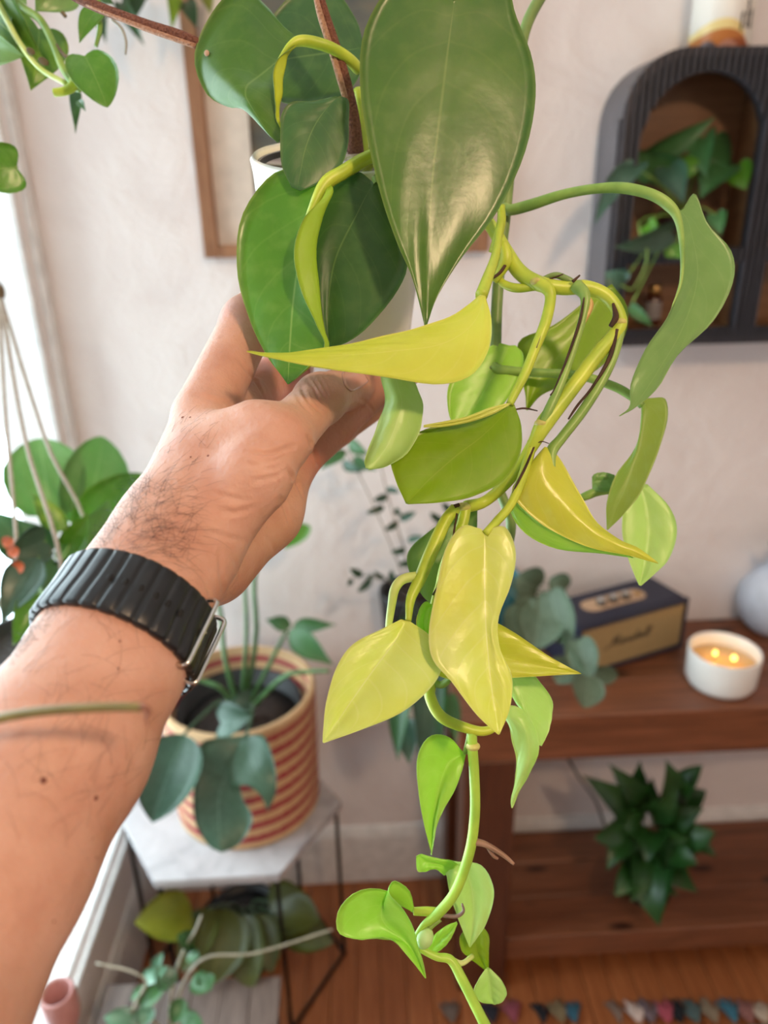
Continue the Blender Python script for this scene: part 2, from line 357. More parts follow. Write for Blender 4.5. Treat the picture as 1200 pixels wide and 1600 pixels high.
# ================================================================== leaf builders
def leafsurf(name, rows, mats, parent, nT=26, nS=13, mid=None, thick=0.0006, face='top', rip=0.00018, label=None, nv=5, fuzz=0.0):
    """rows: grid of 3D control points running from stalk to tip, each row from one edge over the midrib to the other"""
    R = np.asarray(rows, float); K = R.shape[1]; mid = (K-1)/2 if mid is None else mid
    S = cr(R, nT); S = np.swapaxes(cr(np.swapaxes(S, 0, 1), nS), 0, 1)           # nT x nS x 3
    dT = np.gradient(S, axis=0); dS = np.gradient(S, axis=1); n = np.cross(dT, dS)
    n /= np.maximum(np.linalg.norm(n, axis=2, keepdims=True), 1e-12)
    c = np.linspace(0, K-1, nS); us = np.where(c < mid, (c-mid)/max(mid, 1e-6), (c-mid)/max(K-1-mid, 1e-6))
    v = np.linspace(0, 1, nT)
    if rip:
        a = np.sin(2*PI*(v[:, None]*nv-np.abs(us)[None, :]**1.2*1.3))*np.minimum(np.abs(us)*3, 1)*np.sin(PI*v)[:, None]
        crease = np.exp(-(us/0.10)**2)[None, :]*np.sin(PI*v)[:, None]*1.2
        S = S+n*(rip*(a-crease))[:, :, None]
    view = CAM-S; facing = np.sign(np.mean(np.sum(n*view, axis=2)))
    sgn = facing if face == 'top' else -facing                                  # +1: +n side is the upper side
    edge = np.ones(nS); edge[0] = edge[-1] = 0.35
    th = thick*edge[None, :, None]*np.ones((nT, 1, 1))
    A = (S+n*th*0.5).reshape(-1, 3); B = (S-n*th*0.5).reshape(-1, 3); V = np.concatenate([A, B]); o = nT*nS
    Fs = []; mi = []; ia = 0 if sgn > 0 else 1
    for i in range(nT-1):
        for j in range(nS-1):
            q = (i*nS+j, (i+1)*nS+j, (i+1)*nS+j+1, i*nS+j+1); Fs.append(q); mi.append(ia)
            Fs.append(tuple(o+k for k in q[::-1])); mi.append(1-ia)
    ring = [i*nS for i in range(nT)]+[(nT-1)*nS+j for j in range(1, nS)]+[i*nS+nS-1 for i in range(nT-2, -1, -1)]+[j for j in range(nS-2, 0, -1)]
    for a_, b_ in zip(ring, ring[1:]+ring[:1]): Fs.append((a_, o+a_, o+b_, b_)[::-1]); mi.append(0)
    uv = np.stack(np.broadcast_arrays((us[None, :]+1)/2, v[:, None]), 2).reshape(-1, 2); uv = np.concatenate([uv, uv])
    return mesh(name, V, Fs, mats, parent, True, mi, uv, label)
PROF = {'heart': [(0.0, 0.0, 0.0), (-0.10, 0.25, 0.03), (-0.06, 0.42, 0.12), (0.16, 0.5, 0.25), (0.40, 0.45, 0.44), (0.65, 0.30, 0.66), (0.86, 0.12, 0.86), (1.0, 0.0, 1.0)],
        'oval': [(0, 0, 0), (0.04, 0.2, 0.06), (0.18, 0.42, 0.2), (0.42, 0.5, 0.44), (0.68, 0.42, 0.68), (0.88, 0.22, 0.88), (1, 0, 1)],
        'lance': [(0, 0, 0), (0.08, 0.25, 0.08), (0.28, 0.5, 0.28), (0.55, 0.42, 0.55), (0.8, 0.18, 0.8), (1, 0, 1)],
        'round': [(0, 0, 0), (-0.05, 0.24, 0.03), (0.08, 0.42, 0.14), (0.35, 0.52, 0.38), (0.62, 0.48, 0.63), (0.86, 0.28, 0.86), (0.97, 0.1, 0.97), (1, 0, 1)]}
def gleaf(name, base, tip, width, mats, parent, shape='heart', nrm=None, rollA=0.0, cup=0.12, droop=0.10, nT=12, nS=7, face='top', thick=0.0008, label=None):
    base, tip = N3(base), N3(tip); ax = tip-base; L = np.linalg.norm(ax); ax = ax/L
    nrm = unit(CAM-(base+tip)/2) if nrm is None else unit(nrm)
    nrm = unit(nrm-ax*np.dot(nrm, ax)); sd = np.cross(ax, nrm)
    ca, sa = math.cos(math.radians(rollA)), math.sin(math.radians(rollA)); n2 = nrm*ca+sd*sa; s2 = sd*ca-nrm*sa
    rows = []
    for (ve, wd, vm) in PROF[shape]:
        bow = droop*L*4*vm*(1-vm); be = droop*L*4*min(max(ve, 0), 1)*(1-min(max(ve, 0), 1))
        m_ = base+ax*L*vm+n2*bow; e = base+ax*L*ve+n2*(be+cup*width*wd*2)
        rows.append([e-s2*width*wd, (m_+e)/2-s2*width*wd*0.5+ax*0, m_, (m_+e)/2+s2*width*wd*0.5, e+s2*width*wd])
    return leafsurf(name, rows, mats, parent, nT, nS, thick=thick, rip=0, face=face, label=label)
def pleaf(name, b, t, Zb, Zt, wpx, mats, parent, shape='heart', rollA=0.0, **kw):
    """leaf whose stalk end and tip show at image points b and t, at distances Zb and Zt"""
    return gleaf(name, P(b[0], b[1], Zb), P(t[0], t[1], Zt), wpx*(Zb+Zt)/2/F, mats, parent, shape, None, rollA, **kw)

LM = {}
def LMAT(key, col, col2, vein, under, **kw):
    LM[key] = [leafmat('leaf_'+key, col, col2, vein, **kw), leafmat('leaf_'+key+'_underside', under, under, vein, rough=0.45, transl=kw.get('transl', 0.3), midamt=0.4, bmp=0.15)]
LMAT('deep', '#4e761f', '#3a6420', '#86a056', '#b8c626', rough=0.31, transl=0.15, midamt=0.45)
LMAT('dark', '#3f6b2e', '#315a2a', '#7fa05a', '#a4b52c', rough=0.40, transl=0.15, midamt=0.5)
LMAT('mid', '#5f9a2a', '#4d8522', '#a9c46a', '#9cc22c', rough=0.3, transl=0.25, midamt=0.5)
LMAT('olive', '#8cb01a', '#7a9e14', '#aebc50', '#b8b94c', rough=0.34, transl=0.3, midamt=0.35)
LMAT('yellow', '#dadc50', '#c8ce3c', '#e6e27a', '#a9c016', rough=0.30, transl=0.3, midamt=0.5, bmp=0.45, svamt=0.16)
LMAT('lemon', '#e0ee94', '#e2e450', '#f0f2bc', '#b8d01e', rough=0.31, transl=0.35, midamt=0.7, bmp=0.45, svamt=0.22)
LMAT('lime', '#b0e254', '#9ed64a', '#cdee8a', '#a8d84a', rough=0.35, transl=0.35, midamt=0.35)
LMAT('pale', '#c6e888', '#b2dc78', '#dcf2b4', '#a0cc3a', rough=0.34, transl=0.35, midamt=0.4)
LMAT('sage', '#86b062', '#739d55', '#a4c684', '#8aa83c', rough=0.33, transl=0.25, midamt=0.4)
LMAT('variegated', '#6d9a34', '#5a8a2e', '#b9cc6a', '#86ac4a', rough=0.35, transl=0.25, blot='#8fae3c')
LMAT('far', '#4a7842', '#3a6638', '#5f8a55', '#54804c', rough=0.35, transl=0.15)
LMAT('farblue', '#40604a', '#324e3c', '#6f8c78', '#54745e', rough=0.35, transl=0.12)
LMAT('grey', '#5a6c54', '#485a44', '#8ea08c', '#7d8f7a', rough=0.55, transl=0.15)
LMAT('night', '#275020', '#1a3e18', '#42702f', '#37662f', rough=0.35, transl=0.12)
LMAT('fresh', '#86b26c', '#72a05a', '#a8cc90', '#8ab674', rough=0.38, transl=0.4)
LMAT('yellowolive', '#8c8c24', '#747a1c', '#98a044', '#868e3a', rough=0.4, transl=0.2)  # bright yellow olive leaf
LMAT('shadedolive', '#4c5018', '#3c4214', '#6c7030', '#545a20', rough=0.45, transl=0.1)  # olive leaves with the shade under the marble table put into the colour
LMAT('silver', '#6f9d7e', '#4c7d5a', '#a9cbb5', '#6c937a', rough=0.35, transl=0.15, blot='#a8c8b4')
GST = stemmat('green_stem', '#8fae52', '#6f9440'); YST = stemmat('yellow_green_stem', '#bccb40', '#9cb432'); DST = stemmat('grey_green_stem', '#7c9450', '#5f7c3c')
PST = stemmat('pale_stem', '#cfdc8a', '#b3c866'); BST = stemmat('brown_stem', '#7c6a4c', '#5f5138'); KST = stemmat('dark_stem', '#40583a', '#2f452c')

# ================================================================== FURNITURE AND DECOR
# ---- console table
TF, TZ, TX0, TX1 = 1.125, 0.757, 0.178, 1.75
t = thing('console_table', 'dark stained pine console table with lower shelf against the white wall', 'table', (0.9, 1.28, 0))
nb = 3; dw = (YB-0.004-TF)/nb
for i in range(nb):
    box('top_board', (TX0-0.0, TF+i*dw+0.0006, TZ-(0.104 if i == 0 else 0.045)), (TX1, TF+(i+1)*dw-0.0006, TZ-0.0006*(i % 2)), M['table'], t, 0.0025)
box('apron', (TX0, YB-0.06, TZ-0.104), (TX1, YB-0.02, TZ-0.046), M['table'], t, 0.002)
for lx in (TX0+0.012, TX1-0.12):
    for ly in (TF+0.004, YB-0.10):
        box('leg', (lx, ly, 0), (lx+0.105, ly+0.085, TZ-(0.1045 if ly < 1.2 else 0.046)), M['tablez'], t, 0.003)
for i in range(3):
    d2 = (YB-0.02-(TF+0.02))/3
    box('shelf_board', (TX0+0.02, TF+0.02+i*d2+0.0006, 0.125), (TX1-0.02, TF+0.02+(i+1)*d2-0.0006, 0.15), M['table'], t, 0.002)
box('shelf_rail', (TX0+0.118, TF+0.012, 0.085), (TX1-0.12, TF+0.032, 0.152), M['table'], t, 0.002)

# ---- framed picture
pz0, px0, px1, pz1 = 1.575, -0.262, 0.258, 2.22
t = thing('framed_picture', 'oak framed picture with cream mat hanging behind the held pothos', 'picture', (0, YB, pz0))
for lo, hi in (((px0, YB-0.03, pz0), (px0+0.026, YB-0.002, pz1)), ((px1-0.026, YB-0.03, pz0), (px1, YB-0.002, pz1)), ((px0+0.026, YB-0.03, pz0), (px1-0.026, YB-0.002, pz0+0.022)), ((px0+0.026, YB-0.03, pz1-0.026), (px1-0.026, YB-0.002, pz1))):
    box('frame', lo, hi, M['frameoak'], t, 0.002)
ax0, az0, ax1, az1 = -0.165, 1.672, 0.165, 2.12
for lo, hi in (((px0+0.02, YB-0.014, pz0+0.02), (ax0, YB-0.006, pz1-0.02)), ((ax1, YB-0.014, pz0+0.02), (px1-0.02, YB-0.006, pz1-0.02)), ((ax0, YB-0.014, pz0+0.02), (ax1, YB-0.006, az0)), ((ax0, YB-0.014, az1), (ax1, YB-0.006, pz1-0.02))):
    box('mat', lo, hi, M['mat'], t)
m, nt, bs, out = newmat('dim_landscape_print')
v = coords(nt, (3, 1, 9)); n = noise(nt, 2.2, 5, v, 0.6, 0.6)
nt.links.new(ramp(nt, n, [(0.28, lin('#3e4446')), (0.45, lin('#5a5c54')), (0.58, lin('#6b6353')), (0.7, lin('#8c8470')), (0.8, lin('#56625f'))]), bs.inputs['Base Color']); bs.inputs['Roughness'].default_value = 0.5
box('print', (ax0-0.01, YB-0.006, az0-0.01), (ax1+0.01, YB-0.003, az1+0.01), m, t)

# ---- arched wall cabinet, fluted front
CY = 1.336; cx0, cx1, cz0, cz1, cr_ = 0.454, 0.97, 1.412, 1.880, 0.10
t = thing('wall_cabinet', 'black fluted wall cabinet with arched openings and walnut inside', 'cabinet', (0.71, YB, cz0))
def outer(x):
    d = min(x-cx0, cx1-x)
    return cz1 if d >= cr_ else cz1-cr_+math.sqrt(max(cr_*cr_-(cr_-d)**2, 0))
OPEN = [(0.487, 0.694), (0.730, 0.937)]; ARZ, SHZ0, SHZ1, BZ = 1.738, 1.553, 1.578, 1.441
def opening(x):
    for a, b in OPEN:
        if a < x < b:
            c, h = (a+b)/2, (b-a)/2
            return ARZ+(1.846-ARZ)*math.sqrt(max(1-((x-c)/h)**2, 0))
    return None
# carcass shell following the rounded outline
out_ = [(cx0, cz0)]+[(cx0+cr_-cr_*math.cos(a), cz1-cr_+cr_*math.sin(a)) for a in np.linspace(0, PI/2, 12)]+[(cx1-cr_+cr_*math.sin(a), cz1-cr_+cr_*math.cos(a)) for a in np.linspace(0, PI/2, 12)]+[(cx1, cz0)]
inn = [(cx0+0.012+(x-cx0)*(cx1-cx0-0.024)/(cx1-cx0), cz0+0.012+(z-cz0)*(cz1-cz0-0.024)/(cz1-cz0)) for x, z in out_]
k = len(out_); V = [(x, y, z) for y in (CY, YB-0.001) for x, z in out_]+[(x, y, z) for y in (CY, YB-0.001) for x, z in inn]
Fs = []
for i in range(k):
    j = (i+1) % k; Fs += [(i, j, k+j, k+i), (2*k+i, 3*k+i, 3*k+j, 2*k+j), (i, 2*k+i, 2*k+j, j), (k+i, k+j, 3*k+j, 3*k+i)]
fixn(mesh('carcass', V, Fs, M['cabside'], t, False))
ib = [(cx0+0.012+(x-cx0)*(cx1-cx0-0.024)/(cx1-cx0), cz0+0.012+(z-cz0)*(cz1-cz0-0.024)/(cz1-cz0)) for x, z in out_]
prism('back_panel', ib, YB-0.012, YB-0.002, M['cabin'], t)
box('side_lining', (cx0+0.0125, CY+0.016, cz0+0.013), (cx0+0.018, YB-0.013, ARZ+0.02), M['cabin'], t)
box('divider', (0.703, CY+0.016, cz0+0.013), (0.721, YB-0.013, cz1-0.02), M['cabin'], t)
for a, b in ((cx0+0.02, 0.702), (0.722, cx1-0.02)):
    box('shelf', (a, CY+0.016, SHZ0+0.004), (b, YB-0.013, SHZ1-0.002), M['cabin'], t)
    box('base_lining', (a, CY+0.016, cz0+0.0125), (b, YB-0.013, cz0+0.026), M['cabin'], t)
# front: a backing board with arched cut-outs in vertical strips and fluted slats on it, one by one
sw = 0.0112; ns_ = int(round((cx1-cx0)/sw)); sw = (cx1-cx0)/ns_
backing = MB()
def strip(x0, x1, za, zb, z1a, z1b, y0, y1): return [(x0, y0, za), (x1, y0, zb), (x1, y0, z1a), (x0, y0, z1b), (x0, y1, za), (x1, y1, zb), (x1, y1, z1a), (x0, y1, z1b)]
def slat(x0, x1, zlo, zhi):
    if zhi(0.5*(x0+x1))-zlo(0.5*(x0+x1)) < 0.002: return
    xs = [x0+0.0018, x0+0.0030, x1-0.0030, x1-0.0018]; ys = [0.001, -0.006, -0.006, 0.001]; V = []
    for x, y in zip(xs, ys): V += [(x, CY+y, zlo(x)), (x, CY+y, zhi(x))]
    V += [(xs[0], CY+0.003, zlo(xs[0])), (xs[0], CY+0.003, zhi(xs[0])), (xs[3], CY+0.003, zlo(xs[3])), (xs[3], CY+0.003, zhi(xs[3]))]
    Fs = [(0,2,3,1), (2,4,5,3), (4,6,7,5), (8,0,1,9), (6,10,11,7), (10,8,9,11), (0,8,10,6,4,2), (1,3,5,7,11,9)]
    fixn(mesh('slat', V, Fs, M['cabblack'], t, False))
    backing.add(strip(x0, x1, zlo(x0), zlo(x1), zhi(x1), zhi(x0), CY+0.002, CY+0.014), BOXF)
for i in range(ns_):
    x0 = cx0+i*sw; x1 = x0+sw; xm = (x0+x1)/2; o_ = opening(xm)
    cl = lambda x: min(max(x, cx0+1e-5), cx1-1e-5)
    ou = lambda x: outer(cl(x))
    if o_ is None:
        slat(x0, x1, lambda x: cz0, ou)
    else:
        def ar(x):
            v_ = opening(x); return v_ if v_ is not None else ARZ
        slat(x0, x1, ar, ou); slat(x0, x1, lambda x: SHZ0, lambda x: SHZ1); slat(x0, x1, lambda x: cz0, lambda x: BZ)
b_ = fixn(backing.build('front_board', M['black'], t))

# ---- canister on the cabinet
def canister():
    c = N3((0.630, 1.405, cz1)); r = 0.049
    t = thing('canister', 'white canister printed with an orange mountain on the black cabinet', 'canister', c)
    m, nt, bs, out = newmat('mountain_print')
    tc = node(nt, 'ShaderNodeTexCoord'); sp = node(nt, 'ShaderNodeSeparateXYZ'); nt.links.new(tc.outputs['Object'], sp.inputs[0]); X, Z = sp.outputs[0], sp.outputs[2]
    def disc(cx, cz, rx, rz, soft=0.04):
        a = mth(nt, 'DIVIDE', mth(nt, 'SUBTRACT', X, cx-0.013), rx); b = mth(nt, 'DIVIDE', mth(nt, 'SUBTRACT', Z, cz), rz)
        d = mth(nt, 'SQRT', mth(nt, 'ADD', mth(nt, 'MULTIPLY', a, a), mth(nt, 'MULTIPLY', b, b)))
        return ramp(nt, d, [(1-soft, (1, 1, 1)), (1.0, (0, 0, 0))])
    c_ = mixc(nt, disc(-0.003, 0.018, 0.036, 0.026), lin('#ece6dc'), lin('#f0d892'))
    c_ = mixc(nt, disc(-0.002, -0.006, 0.047, 0.036), c_, lin('#c47838')); c_ = mixc(nt, disc(0.020, -0.012, 0.034, 0.028), c_, lin('#a85c34'))
    c_ = mixc(nt, disc(-0.022, -0.014, 0.016, 0.028), c_, lin('#6b5f62')); c_ = mixc(nt, disc(0.006, -0.010, 0.020, 0.024), c_, lin('#c08a76')); c_ = mixc(nt, disc(0.004, -0.012, 0.012, 0.018), c_, lin('#8a5232'))
    nt.links.new(c_, bs.inputs['Base Color']); bs.inputs['Roughness'].default_value = 0.4
    lathe('body', c, [(0, 0.0), (r-0.002, 0.0), (r, 0.003), (r, 0.125), (r-0.002, 0.128), (0, 0.128)], m, t)
    lathe('lid', c+[0, 0, 0.128], [(0, 0), (r-0.001, 0), (r-0.001, 0.02), (r-0.004, 0.023), (0, 0.023)], M['trimw'], t)
    mb = MB()                                                     # three columns of small brush lettering climbing the side
    for j, (a0, zs) in enumerate(((0.22, (0.026, 0.050)), (0.42, (0.030, 0.072)), (0.60, (0.030, 0.056)))):
        z = zs[0]; k = 0
        while z < zs[1]:
            pts = []
            for q in range(6):
                a = a0+0.045*math.sin(q*2.1+k*1.7); zz = z+0.0045*q/5+0.002*math.sin(q*2.9+k)
                pts.append(c+[(r+0.0005)*math.sin(a), -(r+0.0005)*math.cos(a), zz])
            mb.add(*tubevf(pts, 0.0011, 4, 10)); z += 0.0068; k += 1
    fixn(mb.build('lettering', M['black'], t, True))
canister()

# ---- plant inside the cabinet
t = thing('potted_pothos', 'green leafy plant in a small dark pot inside the black wall cabinet', 'plant', (0.60, 1.395, SHZ1))
lathe('pot', (0.60, 1.395, SHZ1), [(0, 0), (0.032, 0), (0.042, 0.055), (0.042, 0.062), (0.037, 0.062), (0.036, 0.052)], basic('plum_pot', '#4a3638', 0.4), t)
lathe('soil', (0.60, 1.395, SHZ1+0.05), [(0, 0.002), (0.036, 0.0)], M['soil'], t)
cb = N3((0.60, 1.395, SHZ1+0.055))
for (b, tp, Zb, Zt, wd, ra, mk) in [((1015, 250), (1118, 182), 1.30, 1.25, 40, 15, 'far'), ((1048, 268), (985, 232), 1.27, 1.24, 54, -20, 'far'), ((1100, 215), (1104, 278), 1.26, 1.24, 46, 25, 'far'),
        ((1065, 262), (1100, 258), 1.26, 1.25, 34, 0, 'mid'), ((1045, 262), (1068, 318), 1.25, 1.22, 46, -10, 'farblue'), ((1130, 262), (1095, 310), 1.27, 1.25, 60, 25, 'far'), ((1110, 228), (1140, 282), 1.30, 1.28, 60, 10, 'far'),
        ((1150, 262), (1166, 297), 1.27, 1.26, 44, 0, 'mid'), ((992, 262), (928, 352), 1.20, 1.17, 44, 30, 'farblue'), ((1048, 362), (958, 386), 1.20, 1.18, 46, -30, 'farblue'), ((1010, 352), (1028, 372), 1.21, 1.20, 30, 0, 'mid'),
        ((980, 262), (975, 240), 1.25, 1.25, 22, 0, 'mid'), ((1010, 275), (985, 272), 1.26, 1.25, 26, 10, 'far'), ((1118, 335), (1126, 368), 1.26, 1.25, 30, 0, 'far'), ((970, 445), (945, 425), 1.19, 1.19, 44, 0, 'farblue'), ((1055, 402), (1060, 378), 1.22, 1.22, 36, 0, 'mid'), ((985, 480), (1020, 510), 1.24, 1.24, 18, 0, 'far')]:
    lf = pleaf('leaf', b, tp, Zb, Zt, wd, LM[mk], t, 'heart', ra, nT=10, nS=5)
    e = P(b[0], b[1], Zb); tube('petiole', [e, (e+cb)/2+[0, 0, 0.012], cb], 0.0013, GST, lf, 5, 8)
tube('vine', [cb, P(1000, 345, 1.2), P(1012, 400, 1.19), P(990, 450, 1.2), P(970, 445, 1.19)], 0.0016, GST, t, 5, 16)
# ---- gold capped bottle in the cabinet
c = N3((0.565, 1.395, cz0+0.026)); t = thing('bottle', 'small dark bottle with gold cap in the lower cabinet bay', 'bottle', c)
lathe('body', c, [(0, 0), (0.014, 0), (0.015, 0.003), (0.015, 0.05), (0.010, 0.058), (0, 0.058)], basic('amber_glass', '#4a241a', 0.15), t, 20)
lathe('label', c+[0, 0, 0.014], [(0.0152, 0), (0.0154, 0.001), (0.0154, 0.03), (0.0152, 0.031)], basic('grey_label', '#8c8480', 0.6), t, 20)
lathe('cap', c+[0, 0, 0.058], [(0, 0), (0.012, 0), (0.012, 0.014), (0.010, 0.016), (0, 0.016)], M['gold'], t, 20)

# ---- loudspeaker
def speaker():
    A = N3((0.428, 1.238, TZ)); d = unit((0.933, 0.36, 0)); b = np.array([-d[1], d[0], 0]); z = np.array([0, 0, 1.]); Wd, Dp, Hh = 0.283, 0.115, 0.124
    t = thing('speaker', 'navy loudspeaker with tan grille and brass control panel on the console table', 'speaker', A+d*Wd/2+b*Dp/2)
    def loc(V): return [A+d*x+b*y+z*q for x, y, q in V]
    def lbox(nm, lo, hi, mat, par=t, bev=0.0):
        V, Fs = boxvf(lo, hi, bev); return fixn(mesh(nm, loc(V), Fs, mat, par, False))
    lbox('cabinet_shell', (0, 0.004, 0.003), (Wd, Dp, Hh), M['navy'], bev=0.006)
    for lo, hi in (((0, -0.004, 0.003), (Wd, 0.006, 0.012)), ((0, -0.004, Hh-0.012), (Wd, 0.006, Hh)), ((0, -0.004, 0.012), (0.009, 0.006, Hh-0.012)), ((Wd-0.009, -0.004, 0.012), (Wd, 0.006, Hh-0.012))):
        lbox('front_rim', lo, hi, M['navy'], bev=0.002)
    m, nt, bs, out = newmat('woven_grille_cloth'); v = coords(nt); ck = node(nt, 'ShaderNodeTexChecker'); ck.inputs['Scale'].default_value = 330; nt.links.new(v, ck.inputs['Vector'])
    ck.inputs[1].default_value = lin('#b59a6a'); ck.inputs[2].default_value = lin('#8f7850'); nt.links.new(ck.outputs[0], bs.inputs['Base Color']); bs.inputs['Roughness'].default_value = 0.8
    lbox('grille', (0.009, 0.0, 0.012), (Wd-0.009, 0.005, Hh-0.012), m)
    # brass control panel let into the top: stadium outline
    st = []
    for cx, a0 in ((0.19+0.0, -PI/2), (0.075, PI/2)):
        for a in np.linspace(a0, a0+PI, 9): st.append((cx+0.022*math.cos(a), 0.058+0.022*math.sin(a)))
    V = loc([(x, y, Hh-0.002) for x, y in st]+[(x, y, Hh+0.001) for x, y in st]); k = len(st)
    fixn(mesh('control_panel', V, [tuple(range(k)), tuple(range(k, 2*k))]+[(i, (i+1) % k, k+(i+1) % k, k+i) for i in range(k)], basic('champagne_panel', '#c9a584', 0.45), t, False))
    for x in (0.098, 0.130, 0.162):
        kb = lathe('knob', A+d*x+b*0.055+z*(Hh+0.001), [(0, 0), (0.0105, 0), (0.0105, 0.002), (0.0092, 0.003), (0.0092, 0.012)], basic('knob_side', '#4a3a2e', 0.4), t, 20)
        lathe('cap', A+d*x+b*0.055+z*(Hh+0.012), [(0, 0), (0.0094, 0), (0.0088, 0.0024), (0, 0.003)], M['steel'], kb, 20)
    lbox('switch', (0.19, 0.05, Hh), (0.2, 0.062, Hh+0.006), M['gold'], bev=0.001)
    # script logo on the grille, written as pen strokes
    S = []
    def st_(pts, x): S.append([(x+px*0.8, py) for px, py in pts])
    st_([(-0.9, -0.15), (-0.3, 0.05), (0.05, 0.5), (0.35, 1.05), (0.3, 0.3), (0.2, 0.0), (0.5, 0.5), (0.85, 1.05), (0.85, 0.4), (0.8, 0.02), (1.0, 0.05), (1.2, 0.2)], 0)     # M
    a_ = [(0.5, 0.42), (0.25, 0.45), (0.08, 0.2), (0.2, 0.0), (0.42, 0.15), (0.52, 0.45), (0.5, 0.1), (0.6, 0.0), (0.8, 0.15)]; r_ = [(0.0, 0.1), (0.15, 0.45), (0.28, 0.35), (0.4, 0.4), (0.38, 0.1), (0.5, 0.0), (0.62, 0.12)]
    s_ = [(0.0, 0.1), (0.3, 0.48), (0.35, 0.25), (0.32, 0.02), (0.1, 0.0), (0.4, 0.02), (0.6, 0.15)]; h_ = [(0.0, 0.1), (0.25, 0.6), (0.3, 0.95), (0.18, 0.7), (0.12, 0.0), (0.22, 0.3), (0.42, 0.42), (0.42, 0.05), (0.6, 0.1)]; l_ = [(0, 0.1), (0.25, 0.6), (0.28, 0.98), (0.15, 0.7), (0.12, 0.1), (0.25, 0.0), (0.4, 0.15)]
    x = 1.0
    for L, adv in ((a_, 0.62), (r_, 0.48), (s_, 0.46), (h_, 0.48), (a_, 0.62), (l_, 0.32), (l_, 0.36)): st_(L, x); x += adv
    mb = MB(); sc = 0.0235; ox, oz = 0.085, 0.056
    for L in S: mb.add(*tubevf(loc([(ox+(px+0.25*py)*sc, -0.0006, oz+py*sc*0.95+px*sc*0.03) for px, py in L]), 0.0012, 5, 30))
    fixn(mb.build('logo', basic('dark_logo', '#3a3228', 0.4), t, True))
    for x in (0.02, Wd-0.02):
        for y in (0.02, Dp-0.02): lathe('foot', A+d*x+b*y, [(0, 0), (0.008, 0), (0.008, 0.003), (0, 0.003)], M['black'], t, 10)
speaker()

# ---- candle
c = N3((0.712, 1.205, TZ)); t = thing('candle', 'lit two wick candle in a white glass bowl on the console table', 'candle', c)
lathe('bowl', c, [(0, 0), (0.050, 0.0), (0.060, 0.006), (0.066, 0.018), (0.068, 0.078), (0.067, 0.081), (0.064, 0.080), (0.063, 0.058), (0.063, 0.020), (0.055, 0.008), (0, 0.006)], M['white_ceramic'], t, 56)
m, nt, bs, out = newmat('melted_wax'); bs.inputs['Base Color'].default_value = lin('#d9b070'); bs.inputs['Roughness'].default_value = 0.12; bs.inputs['Subsurface Weight'].default_value = 0.5; bs.inputs['Subsurface Radius'].default_value = (0.02, 0.012, 0.005)
lathe('wax', c+[0, 0, 0.009], [(0, 0), (0.054, 0), (0.0625, 0.012), (0.0625, 0.044), (0.0615, 0.0445), (0, 0.0445)], m, t, 40)
m, nt, bs, out = newmat('flame'); em = node(nt, 'ShaderNodeEmission'); em.inputs[0].default_value = (1, 0.55, 0.12, 1); em.inputs[1].default_value = 6; nt.links.new(em.outputs[0], out.inputs[0]); M['flame'] = m
for dx, dy, big in ((-0.012, 0.012, 0.8), (0.016, -0.008, 1.0)):
    wk = tube('wick', [c+[dx, dy, 0.052], c+[dx+0.001, dy, 0.058], c+[dx, dy, 0.063]], 0.0011, M['black'], t, 6)
    lathe('flame', c+[dx, dy, 0.058], [(0, 0), (0.0035*big, 0.003), (0.0054*big, 0.006), (0.0042*big, 0.010), (0.0016*big, 0.013), (0, 0.015)], M['flame'], wk, 14)
    lamp('candle_flame_light', 'POINT', tuple(c+[dx, dy, 0.07]), 0.05, (1, 0.5, 0.15), 0.004)

# ---- white vase at the right of the table, teal pot, grey leaved plant
c = N3((0.925, 1.40, TZ)); t = thing('vase', 'round white vase standing at the right back of the console table', 'vase', c)
lathe('body', c, [(0, 0), (0.045, 0), (0.066, 0.02), (0.080, 0.06), (0.078, 0.10), (0.055, 0.135), (0.034, 0.15), (0.034, 0.165), (0.028, 0.165), (0.028, 0.14), (0, 0.13)], basic('matte_white_stoneware', '#c6cad6', 0.5), t)
for q in range(4):
    gleaf('leaf', c+[0.0, 0, 0.16], c+[-0.07+0.05*q, -0.04, 0.24+0.02*q], 0.035, LM['night'], t, 'lance', nT=8, nS=5)
c = N3((0.292, 1.395, TZ)); t = thing('teal_pot', 'teal glazed pot with grey green trailing leaves beside the navy speaker', 'plant', c)
lathe('pot', c, [(0, 0), (0.034, 0), (0.04, 0.01), (0.045, 0.1), (0.048, 0.17), (0.044, 0.17), (0.042, 0.15)], basic('teal_glaze', '#3f7f88', 0.25, col2='#2f6a74', scale=20), t)
lathe('soil', c+[0, 0, 0.15], [(0, 0.002), (0.042, 0)], M['soil'], t)
hub = c+[0, 0, 0.155]
for (b, tp, Zb, Zt, wd, ra) in [((845, 950), (800, 968), 1.30, 1.27, 62, 10), ((840, 920), (806, 902), 1.34, 1.33, 60, 0), ((860, 925), (888, 1008), 1.27, 1.24, 62, 20), ((815, 945), (842, 1018), 1.28, 1.25, 80, -15), ((848, 945), (835, 1015), 1.28, 1.24, 76, 0), ((885, 920), (858, 905), 1.32, 1.32, 40, 0),
        ((905, 1000), (922, 1060), 1.20, 1.17, 52, 15), ((918, 1058), (912, 1106), 1.13, 1.10, 52, -20), ((890, 1035), (870, 1068), 1.2, 1.18, 48, 0), ((930, 1050), (966, 1056), 1.18, 1.18, 30, 20), ((898, 1012), (930, 1020), 1.21, 1.2, 40, 0), ((800, 990), (782, 1002), 1.28, 1.26, 40, 0)]:
    lf = pleaf('leaf', b, tp, Zb, Zt, wd, LM['grey'], t, 'round', ra, nT=10, nS=7)
    e = P(b[0], b[1], Zb); s0 = hub if b[1] < 990 else P(868, 985, 1.25)
    tube('petiole', [e, (e+s0)/2+[0, 0, 0.006], s0], 0.0012, KST, lf, 5, 8)
